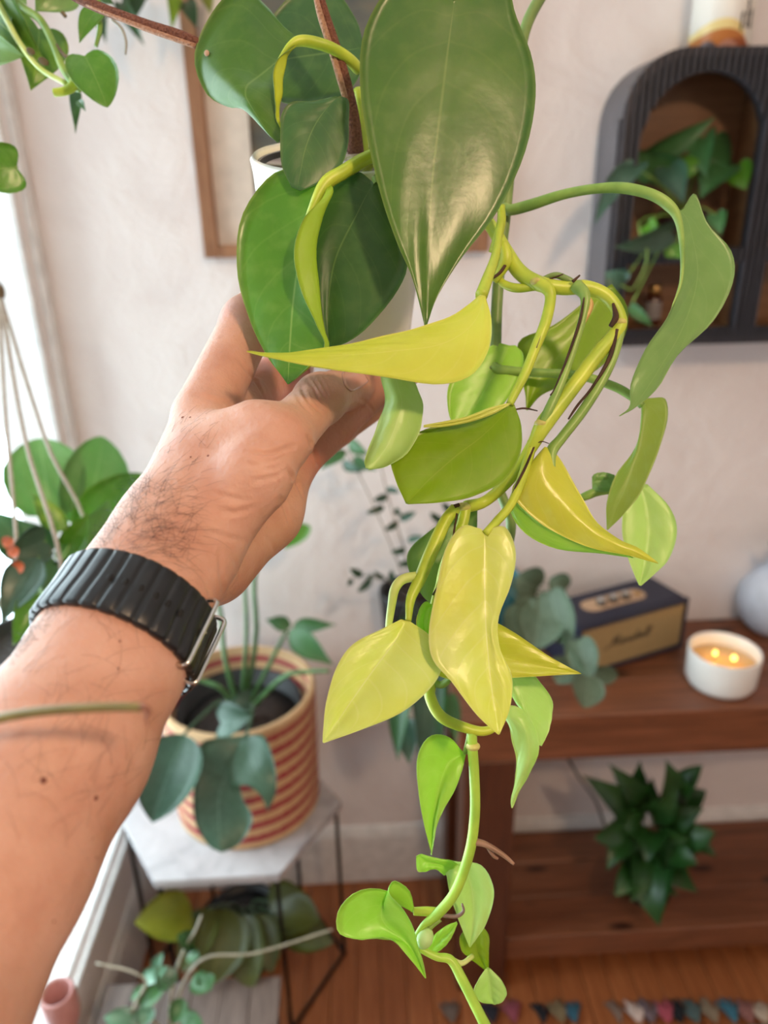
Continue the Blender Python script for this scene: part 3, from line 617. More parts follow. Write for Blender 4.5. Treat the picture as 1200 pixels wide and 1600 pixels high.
tube('vine', [hub, P(850, 930, 1.3), P(868, 985, 1.25), P(895, 1020, 1.2), P(918, 1060, 1.14)], 0.0018, KST, t, 6, 18)

# ---- black planter fixed to the wall, thin branches and hanging dark leaves
c = N3((0.105, 1.385, 0.79)); t = thing('wall_planter', 'black wall planter with thin branching stems of small oval leaves', 'plant', c)
lathe('pot', c, [(0, 0), (0.05, 0), (0.058, 0.012), (0.066, 0.105), (0.066, 0.112), (0.060, 0.112), (0.058, 0.095)], M['black'], t)
box('wall_hook', (0.09, 1.44, 0.85), (0.12, YB, 0.885), M['blackmetal'], t, 0.002)
lathe('soil', c+[0, 0, 0.095], [(0, 0.003), (0.058, 0)], M['soil'], t)
tp0 = c+[0, 0, 0.1]
BR = [[(640, 930), (632, 860), (610, 790), (595, 730), (588, 700)], [(640, 930), (600, 905), (565, 900), (545, 905)], [(648, 920), (660, 850), (690, 815), (720, 790)]]
for br in BR:
    pts = [tp0]+[P(x, y, 1.36) for x, y in br[1:]]; tube('branch', pts, np.linspace(0.0016, 0.0007, len(pts)), BST, t, 5, 20)
for (b, tp, wd) in [((605, 775), (583, 782), 13), ((603, 765), (625, 770), 12), ((592, 722), (556, 735), 14), ((622, 815), (600, 828), 13), ((625, 812), (650, 800), 13), ((600, 792), (572, 802), 12), ((634, 858), (610, 862), 13), ((637, 845), (662, 838), 12), ((624, 805), (620, 792), 12), ((566, 900), (546, 888), 13), ((580, 903), (558, 925), 14), ((600, 905), (585, 892), 11), ((612, 908), (612, 890), 11), ((585, 900), (575, 906), 10), ((550, 905), (542, 915), 9), ((690, 815), (672, 800), 13), ((705, 802), (690, 785), 13), ((675, 835), (700, 838), 12), ((655, 870), (675, 865), 12), ((640, 880), (622, 882), 12)]:
    pleaf('leaf', b, tp, 1.36, 1.34, wd, LM['farblue'], t, 'oval', random.uniform(-30, 30), nT=6, nS=3)
for (b, tp, wd, mk) in [((545, 690), (578, 712), 22, 'far'), ((540, 705), (500, 735), 22, 'far'), ((552, 715), (590, 735), 20, 'far'), ((535, 722), (568, 738), 18, 'farblue'), ((520, 712), (495, 722), 16, 'far')]:
    pleaf('leaf', b, tp, 1.33, 1.31, wd, LM[mk], t, 'lance', 20, nT=8, nS=5)
tube('branch', [tp0, P(610, 850, 1.35), P(570, 760, 1.34), P(540, 705, 1.33), P(520, 712, 1.33)], 0.0012, BST, t, 5, 20)
for (b, tp, wd, mk) in [((645, 985), (622, 1190), 62, 'night'), ((660, 990), (655, 1205), 66, 'farblue'), ((680, 1000), (690, 1180), 52, 'night'), ((628, 1130), (640, 1195), 44, 'farblue'), ((610, 1000), (585, 1080), 40, 'night'), ((700, 1090), (712, 1165), 30, 'far')]:
    lf = pleaf('leaf', b, tp, 1.33, 1.28, wd, LM[mk], t, 'heart', random.uniform(-25, 25), nT=10, nS=7)
    e = P(b[0], b[1], 1.33); tube('petiole', [tp0, (tp0+e)/2+[0, -0.03, 0.015], e], 0.0016, KST, lf, 5, 10)

# ---- plant on the lower shelf of the table
c = onp(1010, 1392, 2, 0.15); t = thing('shelf_plant', 'dark green bushy plant spilling over the lower shelf of the console table', 'plant', c)
lathe('pot', c, [(0, 0), (0.05, 0), (0.066, 0.10), (0.066, 0.11), (0.06, 0.11), (0.058, 0.1)], M['black'], t)
lathe('soil', c+[0, 0, 0.1], [(0, 0.002), (0.058, 0)], M['soil'], t)
hub = c+[0, 0, 0.1]; r2 = random.Random(3)
spec = [((985, 1265), (908, 1210), 40), ((1000, 1255), (950, 1192), 40), ((1020, 1250), (1000, 1188), 44), ((1045, 1240), (1040, 1186), 42), ((1060, 1250), (1098, 1195), 30), ((1055, 1265), (1104, 1235), 34), ((1040, 1290), (1100, 1262), 44), ((1050, 1300), (1120, 1340), 40), ((1030, 1320), (1092, 1395), 46), ((1020, 1340), (1030, 1448), 56), ((1000, 1330), (985, 1410), 44), ((985, 1300), (948, 1360), 40), ((975, 1280), (928, 1310), 38), ((1000, 1290), (960, 1275), 36), ((1030, 1300), (1075, 1310), 44), ((1010, 1340), (1060, 1400), 40), ((1015, 1270), (1060, 1225), 40), ((985, 1250), (965, 1240), 30), ((1030, 1260), (1020, 1215), 42), ((1040, 1340), (1090, 1350), 34), ((1005, 1360), (1005, 1415), 36), ((990, 1350), (960, 1400), 30), ((1060, 1320), (1118, 1300), 36), ((1020, 1300), (1010, 1350), 40)]
for (b, tp, wd) in spec:
    Zb = 1.62+r2.uniform(-0.03, 0.03); lf = pleaf('leaf', b, tp, Zb, Zb-0.06, wd*1.3, LM['night'], t, 'heart' if wd > 38 else 'oval', r2.uniform(-40, 40), nT=10, nS=7, droop=0.18)
    e = P(b[0], b[1], Zb); tube('petiole', [hub, (hub+e)/2+[0, 0, 0.02], e], 0.0015, KST, lf, 5, 8)
ptube_ = [P(885, 1180, 1.77), P(905, 1215, 1.80), P(930, 1250, 1.82), P(945, 1290, 1.82)]
tag(tube('power_cord', ptube_, 0.0035, M['black'], None, 6, 16), 'black power cord hanging behind the console table against the wall', 'cord')

# ---- marble topped hexagon table
hz = 0.47; hc = np.array([-0.296, 1.237]); hr = 0.238
t = thing('side_table', 'hexagonal white marble topped table with thin black metal legs', 'table', (hc[0], hc[1], 0))
hx = [(hc[0]+hr*math.cos(math.radians(60*i)), hc[1]+hr*0.88*math.sin(math.radians(60*i))) for i in range(6)]
m, nt, bs, out = newmat('grey_veined_marble'); v = coords(nt); n = noise(nt, 9, 6, v, 0.65, 1.2); n2 = noise(nt, 3.5, 5, v, 0.6, 2.5)
nt.links.new(ramp(nt, mth(nt, 'ADD', mth(nt, 'MULTIPLY', n, 0.6), mth(nt, 'MULTIPLY', n2, 0.4)), [(0.36, lin('#969296')), (0.47, lin('#bab6b8')), (0.62, lin('#cac6c8'))]), bs.inputs['Base Color']); bs.inputs['Roughness'].default_value = 0.25
tp_ = prism('marble_top', hx, hz-0.018, hz, m, t, ax=2)
mb = MB()
for i, (x, y) in enumerate(hx):
    q = (hc[0]+(x-hc[0])*0.95, hc[1]+(y-hc[1])*0.95); lo = np.array([q[0]-0.004, q[1]-0.004, 0]); fixn(mesh('leg', *boxvf(lo, lo+[0.008, 0.008, hz-0.018], 0.001), M['blackmetal'], t, False))
    x2, y2 = hx[(i+1) % 6]; q2 = (hc[0]+(x2-hc[0])*0.95, hc[1]+(y2-hc[1])*0.95)
    for z in (0.004, hz-0.023): fixn(mesh('rail', *tubevf([(q[0], q[1], z), (q2[0], q2[1], z)], 0.0045, 6), M['blackmetal'], t, False))

# ---- woven red striped basket with large leaves
c = N3((-0.258, 1.268, hz)); Rb, Rt, Hb = 0.150, 0.156, 0.285
t = thing('basket_plant', 'dark green split leaf plant in a cream basket with red stripes on marble', 'plant', c)
m, nt, bs, out = newmat('woven_cream_and_red'); tc = node(nt, 'ShaderNodeTexCoord'); sp = node(nt, 'ShaderNodeSeparateXYZ'); nt.links.new(tc.outputs['Object'], sp.inputs[0])
fz = mth(nt, 'FRACT', mth(nt, 'MULTIPLY', sp.outputs[2], 1/0.0335)); nn = noise(nt, 160, 3, tc.outputs['Object'])
stp = ramp(nt, mth(nt, 'ADD', fz, mth(nt, 'MULTIPLY', mth(nt, 'SUBTRACT', nn, 0.5), 0.25)), [(0.48, (0, 0, 0)), (0.54, (1, 1, 1)), (0.94, (1, 1, 1)), (1.0, (0, 0, 0))])
top = ramp(nt, sp.outputs[2], [(Hb-0.020, (1, 1, 1)), (Hb-0.016, (0, 0, 0))])
nt.links.new(mixc(nt, mth(nt, 'MULTIPLY', stp, top), lin('#cda67c'), lin('#a03840')), bs.inputs['Base Color']); bs.inputs['Roughness'].default_value = 0.85; bump(nt, bs, nn, 0.5, 0.004)
prof = [(0, 0.0), (Rb-0.01, 0.0)]; nc = 17
for i in range(nc):                                            # coils of the weave
    z0_ = Hb*i/nc; rr = Rb+(Rt-Rb)*i/nc
    prof += [(rr-0.002, z0_+0.001), (rr+0.0022, z0_+Hb/nc*0.35), (rr+0.0022, z0_+Hb/nc*0.65)]
prof += [(Rt, Hb), (Rt-0.006, Hb+0.003), (Rt-0.011, Hb), (Rt-0.011, 0.05), (0, 0.05)]
lathe('basket', c, prof, m, t, 64)
lathe('inner_pot', c+[0, 0, 0.055], [(0, 0), (0.11, 0), (0.128, 0.185), (0.128, 0.19), (0.122, 0.19), (0.12, 0.15)], M['black'], t, 40)
lathe('soil', c+[0, 0, 0.205], [(0, 0.004), (0.06, 0.006), (0.119, 0)], M['soil'], t, 30)
hub = c+[0.0, 0.0, 0.205]
for pts in ([(380, 1085, 1.42), (385, 1000, 1.40), (383, 925, 1.38), (378, 860, 1.36)], [(395, 1090, 1.42), (400, 1000, 1.41), (397, 910, 1.4), (412, 850, 1.38), (440, 818, 1.365), (470, 818, 1.36)], [(372, 1085, 1.42), (352, 1030, 1.40), (345, 960, 1.38), (330, 900, 1.36)], [(400, 1095, 1.42), (440, 1060, 1.40), (480, 1050, 1.38), (515, 1048, 1.37)], [(395, 1090, 1.42), (425, 1030, 1.42), (448, 985, 1.42)], [(385, 1095, 1.42), (350, 1080, 1.38), (320, 1065, 1.36), (285, 1060, 1.35)]):
    q = [hub]+[P(*p_) for p_ in pts[1:]]; tube('stalk', q, np.linspace(0.0055, 0.0035, len(q)), stemmat('leaf_stalk', '#5c8450', '#47703f'), t, 8, 18)
for (b, tp, Zb, Zt, wd, ra, mk, sh) in [((455, 978), (415, 968), 1.42, 1.42, 24, 0, 'far', 'lance'), ((458, 978), (526, 976), 1.42, 1.40, 24, 0, 'far', 'lance'), ((452, 985), (522, 1040), 1.41, 1.38, 40, 10, 'far', 'lance'),
        ((345, 1130), (395, 1120), 1.32, 1.30, 62, -15, 'farblue', 'heart'), ((390, 1095), (360, 1095), 1.33, 1.32, 36, 0, 'farblue', 'heart'),
        ((288, 1148), (238, 1286), 1.24, 1.17, 98, 12, 'farblue', 'oval'), ((470, 818), (445, 858), 1.36, 1.36, 40, 0, 'mid', 'heart')]:
    lf = pleaf('leaf', b, tp, Zb, Zt, wd, LM[mk], t, sh, ra, nT=12, nS=7)
# the split leaf over the basket front: blade with a hole between its right fingers
lb = [P(385, 1145, 1.27), P(345, 1330, 1.17)]
leafsurf('leaf', [[P(382, 1150, 1.27), P(385, 1147, 1.27), P(388, 1150, 1.27)], [P(318, 1158, 1.245), P(365, 1185, 1.25), P(378, 1160, 1.26)], [P(308, 1195, 1.22), P(350, 1220, 1.225), P(375, 1205, 1.24)], [P(302, 1240, 1.20), P(342, 1250, 1.205), P(378, 1245, 1.22)], [P(305, 1285, 1.18), P(342, 1285, 1.185), P(395, 1280, 1.2)], [P(325, 1320, 1.17), P(345, 1315, 1.17), P(375, 1318, 1.18)], [P(345, 1332, 1.165), P(346, 1332, 1.165), P(347, 1332, 1.165)]], LM['farblue'], t, 20, 11)
leafsurf('leaf', [[P(380, 1150, 1.265), P(384, 1146, 1.265), P(388, 1150, 1.265)], [P(358, 1190, 1.235), P(392, 1180, 1.245), P(412, 1150, 1.25)], [P(362, 1225, 1.215), P(400, 1205, 1.225), P(428, 1190, 1.23)], [P(388, 1228, 1.21), P(415, 1225, 1.215), P(432, 1225, 1.22)], [P(408, 1245, 1.20), P(422, 1245, 1.205), P(429, 1245, 1.21)], [P(417, 1266, 1.195), P(418, 1266, 1.195), P(419, 1266, 1.195)]], LM['farblue'], t, 18, 9)
tube('stalk', [hub, P(395, 1100, 1.36), P(392, 1125, 1.3), P(385, 1147, 1.27)], 0.003, KST, t, 6, 14)
tube('stalk', [hub, P(350, 1095, 1.36), P(320, 1115, 1.3), P(285, 1150, 1.24)], 0.003, KST, t, 6, 14)

# ---- plant standing on the floor under the marble table
c = N3((-0.30, 1.26, 0)); t = thing('floor_plant', 'olive leaved plant in a dark pot standing under the marble table', 'plant', c)
lathe('pot', c, [(0, 0), (0.07, 0), (0.085, 0.12), (0.085, 0.13), (0.077, 0.13), (0.075, 0.11)], M['black'], t)
lathe('soil', c+[0, 0, 0.11], [(0, 0.003), (0.076, 0)], M['soil'], t); hub = c+[0, 0, 0.11]
for (b, tp, Zb, Zt, wd, ra) in [((300, 1430), (210, 1442), 1.46, 1.38, 74, 10), ((350, 1420), (330, 1540), 1.50, 1.42, 90, -10), ((380, 1430), (395, 1545), 1.52, 1.44, 70, 20), ((400, 1430), (425, 1520), 1.52, 1.46, 56, 0), ((330, 1420), (285, 1520), 1.5, 1.42, 60, 15), ((430, 1430), (500, 1440), 1.55, 1.5, 70, -25), ((440, 1440), (520, 1475), 1.55, 1.5, 60, 0), ((420, 1410), (480, 1400), 1.58, 1.55, 60, 0)]:
    lf = pleaf('leaf', b, tp, Zb, Zt, wd, LM['yellowolive' if b[0] == 300 else 'shadedolive'], t, 'oval', ra, nT=10, nS=7)
    e = P(b[0], b[1], Zb); tube('petiole', [hub, (hub+e)/2+[0, 0, 0.03], e], 0.003, KST, lf, 6, 10)

# ---- wooden stand in front of the table, its plank top, and the silver leaved plant on it
t = thing('wooden_stand', 'low grey brown plank topped wooden stand in front of the marble table', 'stool', (-0.36, 0.90, 0))
sw_ = woodmat('weathered_grey_wood', '#6c584e', '#836e64', '#4e3e38', 7, (12, 1, 1), 0.55)
for i in range(6): box('plank', (-0.525+i*0.057, 0.76, 0.232), (-0.525+i*0.057+0.0562, 1.012, 0.25-0.001*(i % 2)), sw_, t, 0.0015)
for x in (-0.52, -0.223):
    for y in (0.77, 0.97): box('leg', (x, y, 0), (x+0.03, y+0.03, 0.232), sw_, t, 0.002)
for y in (0.775, 0.975): box('rail', (-0.49, y, 0.19), (-0.223, y+0.02, 0.23), sw_, t, 0.002)
c = N3((-0.335, 0.83, 0.25)); t = thing('silver_leaf_plant', 'small plant with silvery spotted leaves and pale runners on the wooden stand', 'plant', c)
lathe('pot', c, [(0, 0), (0.04, 0), (0.05, 0.07), (0.05, 0.075), (0.046, 0.075), (0.045, 0.065)], basic('terracotta', '#8c563c', 0.8), t)
lathe('soil', c+[0, 0, 0.065], [(0, 0.002), (0.045, 0)], M['soil'], t); hub = c+[0, 0, 0.066]
BRW = stemmat('pale_brown_runner', '#b0a690', '#8d8470')
for pts in ([(272, 1605, 1.24), (278, 1560, 1.22), (300, 1515, 1.2), (330, 1494, 1.2), (390, 1491, 1.2), (450, 1475, 1.21), (520, 1452, 1.22)], [(265, 1605, 1.24), (272, 1530, 1.2), (290, 1480, 1.18), (305, 1455, 1.17), (315, 1430, 1.17)], [(210, 1600, 1.2), (214, 1565, 1.18), (228, 1535, 1.17), (205, 1518, 1.17), (150, 1505, 1.17)], [(245, 1600, 1.22), (215, 1590, 1.2), (190, 1585, 1.19)]):
    q = [hub]+[P(*p_) for p_ in pts]; tube('runner', q, np.linspace(0.0034, 0.0018, len(q)), BRW, t, 6, 36)
for (b, tp, wd, ra) in [((215, 1595), (162, 1590), 34, 0), ((214, 1565), (262, 1535), 30, 10), ((225, 1530), (262, 1510), 24, 0), ((270, 1540), (243, 1510), 34, 0), ((300, 1480), (276, 1462), 32, 30), ((295, 1490), (312, 1495), 24, 0), ((300, 1530), (332, 1545), 32, 0), ((325, 1520), (320, 1550), 30, 20), ((285, 1560), (270, 1600), 30, 0), ((285, 1590), (318, 1608), 30, 0), ((240, 1510), (255, 1488), 16, 0), ((228, 1540), (205, 1565), 16, 40), ((230, 1570), (222, 1605), 30, 0)]:
    pleaf('leaf', b, tp, 1.19, 1.17, wd, LM['silver' if ra == 0 and b[0] < 280 else 'far'], t, 'oval', ra, nT=8, nS=5)

# ---- rag rug with tassels
t = thing('rag_rug', 'multicoloured rag rug with a tasselled edge on the wooden floor', 'rug', (0.55, 0.85, 0))
m, nt, bs, out = newmat('rag_weave'); v = coords(nt, (6, 60, 1)); n = noise(nt, 3, 3, v)
nt.links.new(ramp(nt, n, [(0.3, lin('#2c2a34')), (0.42, lin('#8c4a50')), (0.5, lin('#8c7a58')), (0.6, lin('#3f6874')), (0.7, lin('#b8a89c'))]), bs.inputs['Base Color']); bs.inputs['Roughness'].default_value = 0.95; bump(nt, bs, n, 0.6, 0.01)
box('woven_body', (0.10, 0.30, 0.001), (1.30, 1.012, 0.011), m, t, 0.003)
cols = ['#6b5a50', '#23222c', '#8c4450', '#1b1b22', '#7d6a4c', '#2f5a6c', '#7c6456', '#c8b0a4', '#6c5a5e', '#a84a58', '#17171c', '#4a5a58', '#84705a', '#356474', '#8c5a52', '#b5a08c', '#2a3a50', '#6c5c48']
rm = [basic('rag_strip', c_, 0.95, scale=90, bmp=0.5) for c_ in cols]
xs = [708, 770, 805, 850, 880, 900, 970, 1000, 1020, 1045, 1065, 1090, 1120, 1150, 1175, 1198]
for i, x in enumerate(xs):
    p0 = onp(x, 1597, 2, 0.012); mb = MB()
    for k in range(5):                                            # a tassel: rag strips fanning out of a knot
        a = (k-2)*0.30+random.uniform(-0.1, 0.1); L = random.uniform(0.042, 0.058); e = p0+[math.sin(a)*L*0.7, math.cos(a)*L, -0.006]
        mb.add(*tubevf([p0+[0, 0, 0.0], (p0+e)/2+[random.uniform(-.004, .004), 0, 0.004], e], [0.004, 0.0055, 0.003], 6, 8))
    fixn(mb.build('tassel', rm[i % len(rm)], t, True))

# ---- pink ceramic pot on a slim foot behind the forearm near the window
c = P(92, 1565, 0.95); zb = c[2]-0.05
t = thing('pink_pot', 'pink glazed pot on a slim foot, partly hidden behind the forearm', 'pot', (c[0], c[1], 0)); PK = basic('pink_glaze', '#c08a84', 0.3, col2='#b07a76', scale=30)
lathe('bowl', (c[0], c[1], zb), [(0, 0), (0.016, 0), (0.024, 0.03), (0.022, 0.066), (0.019, 0.07), (0.016, 0.066), (0.017, 0.02), (0, 0.01)], PK, t)
lathe('foot', (c[0], c[1], 0), [(0, 0), (0.05, 0), (0.05, 0.008), (0.012, 0.02), (0.007, 0.05), (0.007, zb-0.02), (0.014, zb), (0, zb)], PK, t)

# ================================================================== HANGING PLANTS BY THE WINDOW
# ---- macrame hanging planter, lower left
base = P(45, 985, 0.80); base = base-[0, 0, 0.03]
t = thing('macrame_planter', 'hanging planter with white macrame cords and mixed green leaves by the window', 'plant', base)
lathe('pot', base-[0, 0, 0.03], [(0, -0.045), (0.035, -0.045), (0.05, -0.02), (0.058, 0.045), (0.058, 0.052), (0.053, 0.052), (0.051, 0.04)], basic('charcoal_pot', '#38302e', 0.6), t)
lathe('soil', base+[0, 0, 0.008], [(0, 0.003), (0.051, 0)], M['soil'], t)
kn = P(-4, 455, 0.74)
ellipsoid('knot', kn, [[0.007, 0, 0], [0, 0.007, 0], [0, 0, 0.010]], BST, t)
tube('cord', [kn, kn+[-0.001, 0, 0.25], kn+[0, 0, 0.55]], 0.0022, M['white_cord'], t, 6, 8)
for pts in ([(0, 465, .74), (40, 690, .745), (97, 900, .755)], [(2, 470, .745), (72, 690, .78), (140, 862, .82)], [(-2, 465, .74), (8, 640, .74), (24, 820, .745), (30, 930, .75)], [(-4, 470, .75), (-20, 700, .79), (-15, 900, .84)]):
    q = [P(*p_) for p_ in pts]+[base-[0, 0, 0.077]]
    tube('cord', q, 0.0021, M['white_cord'], t, 6, 20)
tube('cord', [base-[0, 0, 0.07], base-[0, 0, 0.10]], 0.006, M['white_cord'], t, 6, 6)
hub = base+[0, 0, 0.01]
for (b, tp, Zb, Zt, wd, ra, mk, sh) in [((80, 800), (60, 685), .86, .88, 112, 0, 'fresh', 'round'), ((130, 815), (160, 682), .88, .90, 100, 15, 'fresh', 'round'), ((150, 870), (222, 740), .86, .86, 110, -25, 'mid', 'round'), ((120, 870), (170, 780), .82, .80, 80, 20, 'fresh', 'heart'),
        ((70, 845), (8, 868), .76, .74, 62, -15, 'farblue', 'heart'), ((60, 870), (2, 975), .75, .72, 62, 15, 'farblue', 'lance'), ((75, 860), (30, 812), .78, .77, 48, 0, 'far', 'heart'), ((90, 830), (50, 770), .80, .80, 40, 20, 'variegated', 'heart'), ((110, 850), (140, 800), .79, .78, 40, 0, 'mid', 'heart'), ((60, 930), (20, 1010), .74, .72, 50, 0, 'mid', 'heart'), ((80, 900), (130, 870), .78, .77, 44, 10, 'far', 'heart'), ((90, 880), (70, 940), .77, .75, 40, 0, 'far', 'heart'), ((40, 860), (-10, 800), .78, .78, 60, 0, 'far', 'heart')]:
    lf = pleaf('leaf', b, tp, Zb, Zt, wd, LM[mk], t, sh, ra, nT=12, nS=7)
    e = P(b[0], b[1], Zb); tube('petiole', [hub, (hub+e)/2+[0, 0, 0.01], e], 0.0014, GST, lf, 5, 10)
for (x, y) in ((12, 866), (20, 890), (4, 852)):
    b_ = P(x, y, 0.735); gleaf('leaf', b_+[0.012, 0, 0.006], b_, 0.014, [basic('coral_leaf', '#c8663c', 0.5)]*2, t, 'oval', nT=6, nS=3)

# ---- golden pothos hanging at the upper left
base = P(-60, -160, 0.47)
t = thing('golden_pothos', 'golden pothos with speckled leaves hanging in front of the window, upper left', 'plant', base)
def gl(b, tp, Z, wd, mk, sh='heart', ra=0, **kw): return pleaf('leaf', b, tp, Z, Z-0.006, wd, LM[mk], t, sh, ra, nT=16, nS=9, **kw)
gl((132, 88), (168, 168), 0.44, 72, 'mid', 'round', ra=-10, cup=0.1); gl((152, 18), (124, 68), 0.45, 34, 'mid', ra=30); gl((-25, 10), (70, 96), 0.47, 108, 'variegated', ra=10); gl((60, 45), (48, 142), 0.475, 86, 'variegated', ra=-15)
gl((-30, 60), (40, 88), 0.46, 62, 'sage', ra=20); gl((26, 262), (-62, 272), 0.46, 74, 'mid', ra=10, cup=0.05); gl((95, -25), (55, 18), 0.455, 70, 'sage'); gl((20, -30), (42, 8), 0.44, 40, 'sage'); gl((118, 132), (118, 210), 0.52, 18, 'far', 'lance'); gl((124, 158), (134, 174), 0.5, 12, 'far', 'lance')
gl((140, -30), (178, 8), 0.52, 40, 'dark')
for pts, r, mt in (([(-40, -60, .46), (5, 20, .455), (30, 66, .452), (62, 106, .45), (104, 131, .448)], [5, 5, 4.5, 4, 4], PST), ([(-10, -50, .46), (32, 8, .455), (62, 30, .452), (82, 66, .45), (98, 106, .448), (117, 134, .446), (126, 140, .446)], [6, 6, 6, 6, 6, 6, 5], GST), ([(116, 122, .444), (114, 134, .443), (102, 142, .443), (84, 145, .443)], [7, 7.5, 6.5, 6], YST),
                   ([(88, 70, .449), (100, 86, .448), (112, 92, .447), (126, 92, .445)], [2.5, 3, 3, 3], BST), ([(152, -20, .45), (154, 20, .45), (156, 45, .449), (150, 72, .447)], [4, 4, 4, 3], GST), ([(90, -30, .455), (92, 8, .455), (102, 26, .455)], [5, 4, 3], BST)):
    ptube('stem', pts, r, mt, t)
for q_, r_ in (((48, 80, .448), .0022), ((68, 96, .448), .0026)):
    ellipsoid('leaf_spot', P(*q_), [rt*r_*1.3-up*r_*.5, up*r_, fw*.0006], basic('brown_leaf_spot', '#5c5030', 0.7), t)
ptube('stem', [(-60, -40, .46), (-50, 120, .46), (-20, 225, .462), (26, 262, .46)], [4, 4, 3, 3], GST, t)
ptube('tendril', [(175, 30, .46), (190, 45, .46), (197, 65, .46), (196, 85, .46)], [2.5, 2.5, 2.2, 1.5], stemmat('grey_root', '#a8a498', '#8e897c'), t)

# ---- dark trailing plant hanging near the wall above the picture
base = N3((-0.30, 1.38, 2.22))
t = thing('trailing_plant', 'dark green trailing plant hanging down beside the oak picture frame', 'plant', base)
for (b, tp, wd, mk) in [((205, -25), (212, 30), 44, 'night'), ((190, 5), (226, 72), 26, 'night'), ((270, -20), (268, 48), 26, 'olive'), ((290, 5), (308, 46), 30, 'night'), ((140, -30), (172, 12), 34, 'night'), ((320, -20), (330, 24), 30, 'yellowolive'), ((248, -30), (225, 0), 30, 'night'), ((160, 30), (166, 68), 18, 'night')]:
    pleaf('leaf', b, tp, 1.14, 1.12, wd, LM[mk], t, 'heart', random.uniform(-25, 25), nT=9, nS=5)
for pts in ([(205, -25, 1.14), (190, 5, 1.14), (160, 30, 1.14), (150, 40, 1.14)], [(270, -20, 1.14), (290, 5, 1.14), (300, 30, 1.14)]):
    tube('stem', [base]+[P(*p_) for p_ in pts], 0.0022, KST, t, 6, 18)

# ================================================================== THE HELD POTHOS (foreground)
pb = P(540, 604, 0.450); paxis = unit(up*0.81-fw*0.588+rt*0.01)
HP = thing('hanging_pothos', 'neon yellow green trailing pothos in a white hanging pot held by the hand', 'plant', pb)
lathe('pot', pb, [(0, 0), (0.026, 0), (0.032, 0.004), (0.038, 0.03), (0.0425, 0.08), (0.0445, 0.122), (0.0455, 0.128), (0.044, 0.130), (0.042, 0.127), (0.0405, 0.10), (0.036, 0.06)], M['white_ceramic'], HP, 56, paxis)
lathe('liner', pb+paxis*0.05, [(0, 0), (0.032, 0.0), (0.0400, 0.05), (0.0420, 0.0768), (0.0398, 0.0765), (0.038, 0.05), (0.036, 0.025), (0, 0.02)], basic('black_liner', '#0b0b0d', 0.5), HP, 40, paxis)
lathe('soil', pb+paxis*0.084, [(0, 0.003), (0.02, 0.001), (0.0365, 0)], M['soil'], HP, 30, paxis)
fr0 = frame_from(paxis)
lathe('wire_ring', pb+paxis*0.124, [(0.0412, 0), (0.0422, 0.0015), (0.0412, 0.003), (0.0402, 0.0015), (0.0412, 0)], M['steel'], HP, 48, paxis)
ptube('hanging_cord', [(488, -60, .352), (500, 0, .356), (526, 80, .362), (543, 140, .368), (552, 190, .374), (556, 240, .380)], [8, 8, 8.5, 9, 11, 13], M['suede'], HP, 10, label='brown suede hanging cord')
ptube('hanging_cord', [(60, -40, .372), (135, 3, .368), (220, 36, .366), (305, 66, .366), (380, 120, .376), (432, 212, .386)], [8, 8, 8, 8, 8, 8], M['suede'], HP, 10, label='brown suede hanging cord running to the upper left')
ptube('cord_fuzz', [(490, -20, .3535), (500, 22, .3545), (520, 86, .3605), (536, 140, .3655), (544, 172, .3695)], [3, 5, 5, 5, 3], M['suede_l'], HP, 8)
ptube('cord_fuzz', [(135, 8, .3665), (220, 42, .3645), (305, 72, .3645)], [2, 4, 4], M['suede_l'], HP, 8)
def LF(mk, rows, label=None, **kw):
    k = len(rows[0]); return leafsurf('leaf', [[P(*p_) for p_ in r] for r in rows], LM[mk], HP, label=label, **kw)
def L3(mk, Lr, Md, Rt, Z, dl=0.0, dr=0.0, Zt=None, label=None, q=0.0009, **kw):
    """leaf from its left edge, midrib and right edge as seen; Z at the stalk, Zt at the tip; dl, dr lift the edges towards the viewer"""
    n = len(Md); Zt = Z if Zt is None else Zt; rows = []
    for i, (a, m_, b) in enumerate(zip(Lr, Md, Rt)):
        v = i/(n-1); z = Z+(Zt-Z)*v; s = math.sin(PI*v)**0.6 if 0 < v < 1 else 0
        A, Mm, B = P(a[0], a[1], z-dl*s), P(m_[0], m_[1], z), P(b[0], b[1], z-dr*s)
        nrm = unit(CAM-Mm)*q*s
        rows.append([A, (A+Mm)/2+nrm, Mm, (B+Mm)/2+nrm, B])
    return leafsurf('leaf', rows, LM[mk], HP, label=label, **kw)
PET = []
# 1 upper left leaf, right margin curled over
LF('deep', [[(466,60,.352),(468,61,.352),(470,62,.352),(470,63,.352)], [(440,38,.354),(452,72,.352),(462,72,.350),(452,78,.345)], [(415,8,.356),(436,92,.350),(450,84,.347),(434,92,.340)], [(372,-22,.360),(412,112,.348),(445,105,.345),(427,112,.338)],
            [(322,34,.364),(396,124,.347),(441,125,.343),(427,132,.338)], [(304,92,.364),(384,134,.345),(438,146,.342),(429,150,.338)], [(322,146,.360),(382,148,.343),(434,164,.342),(430,166,.339)], [(356,167,.352),(388,160,.342),(433,182,.342),(431,184,.340)], [(380,171,.346),(398,176,.342),(436,198,.342),(437,200,.341)], [(412,202,.343),(420,208,.342),(438,212,.342),(440,208,.342)], [(432,222,.342),(434,222,.342),(435,222,.342),(436,222,.342)]],
   'glossy green leaf with one margin curled over to its yellow underside', mid=1.0, nT=34, nS=17)
ellipsoid('leaf_scar', P(323, 83, .3585), [rt*0.0013, up*0.0016, fw*0.0005], basic('tan_scar', '#b89a84', 0.8), HP)
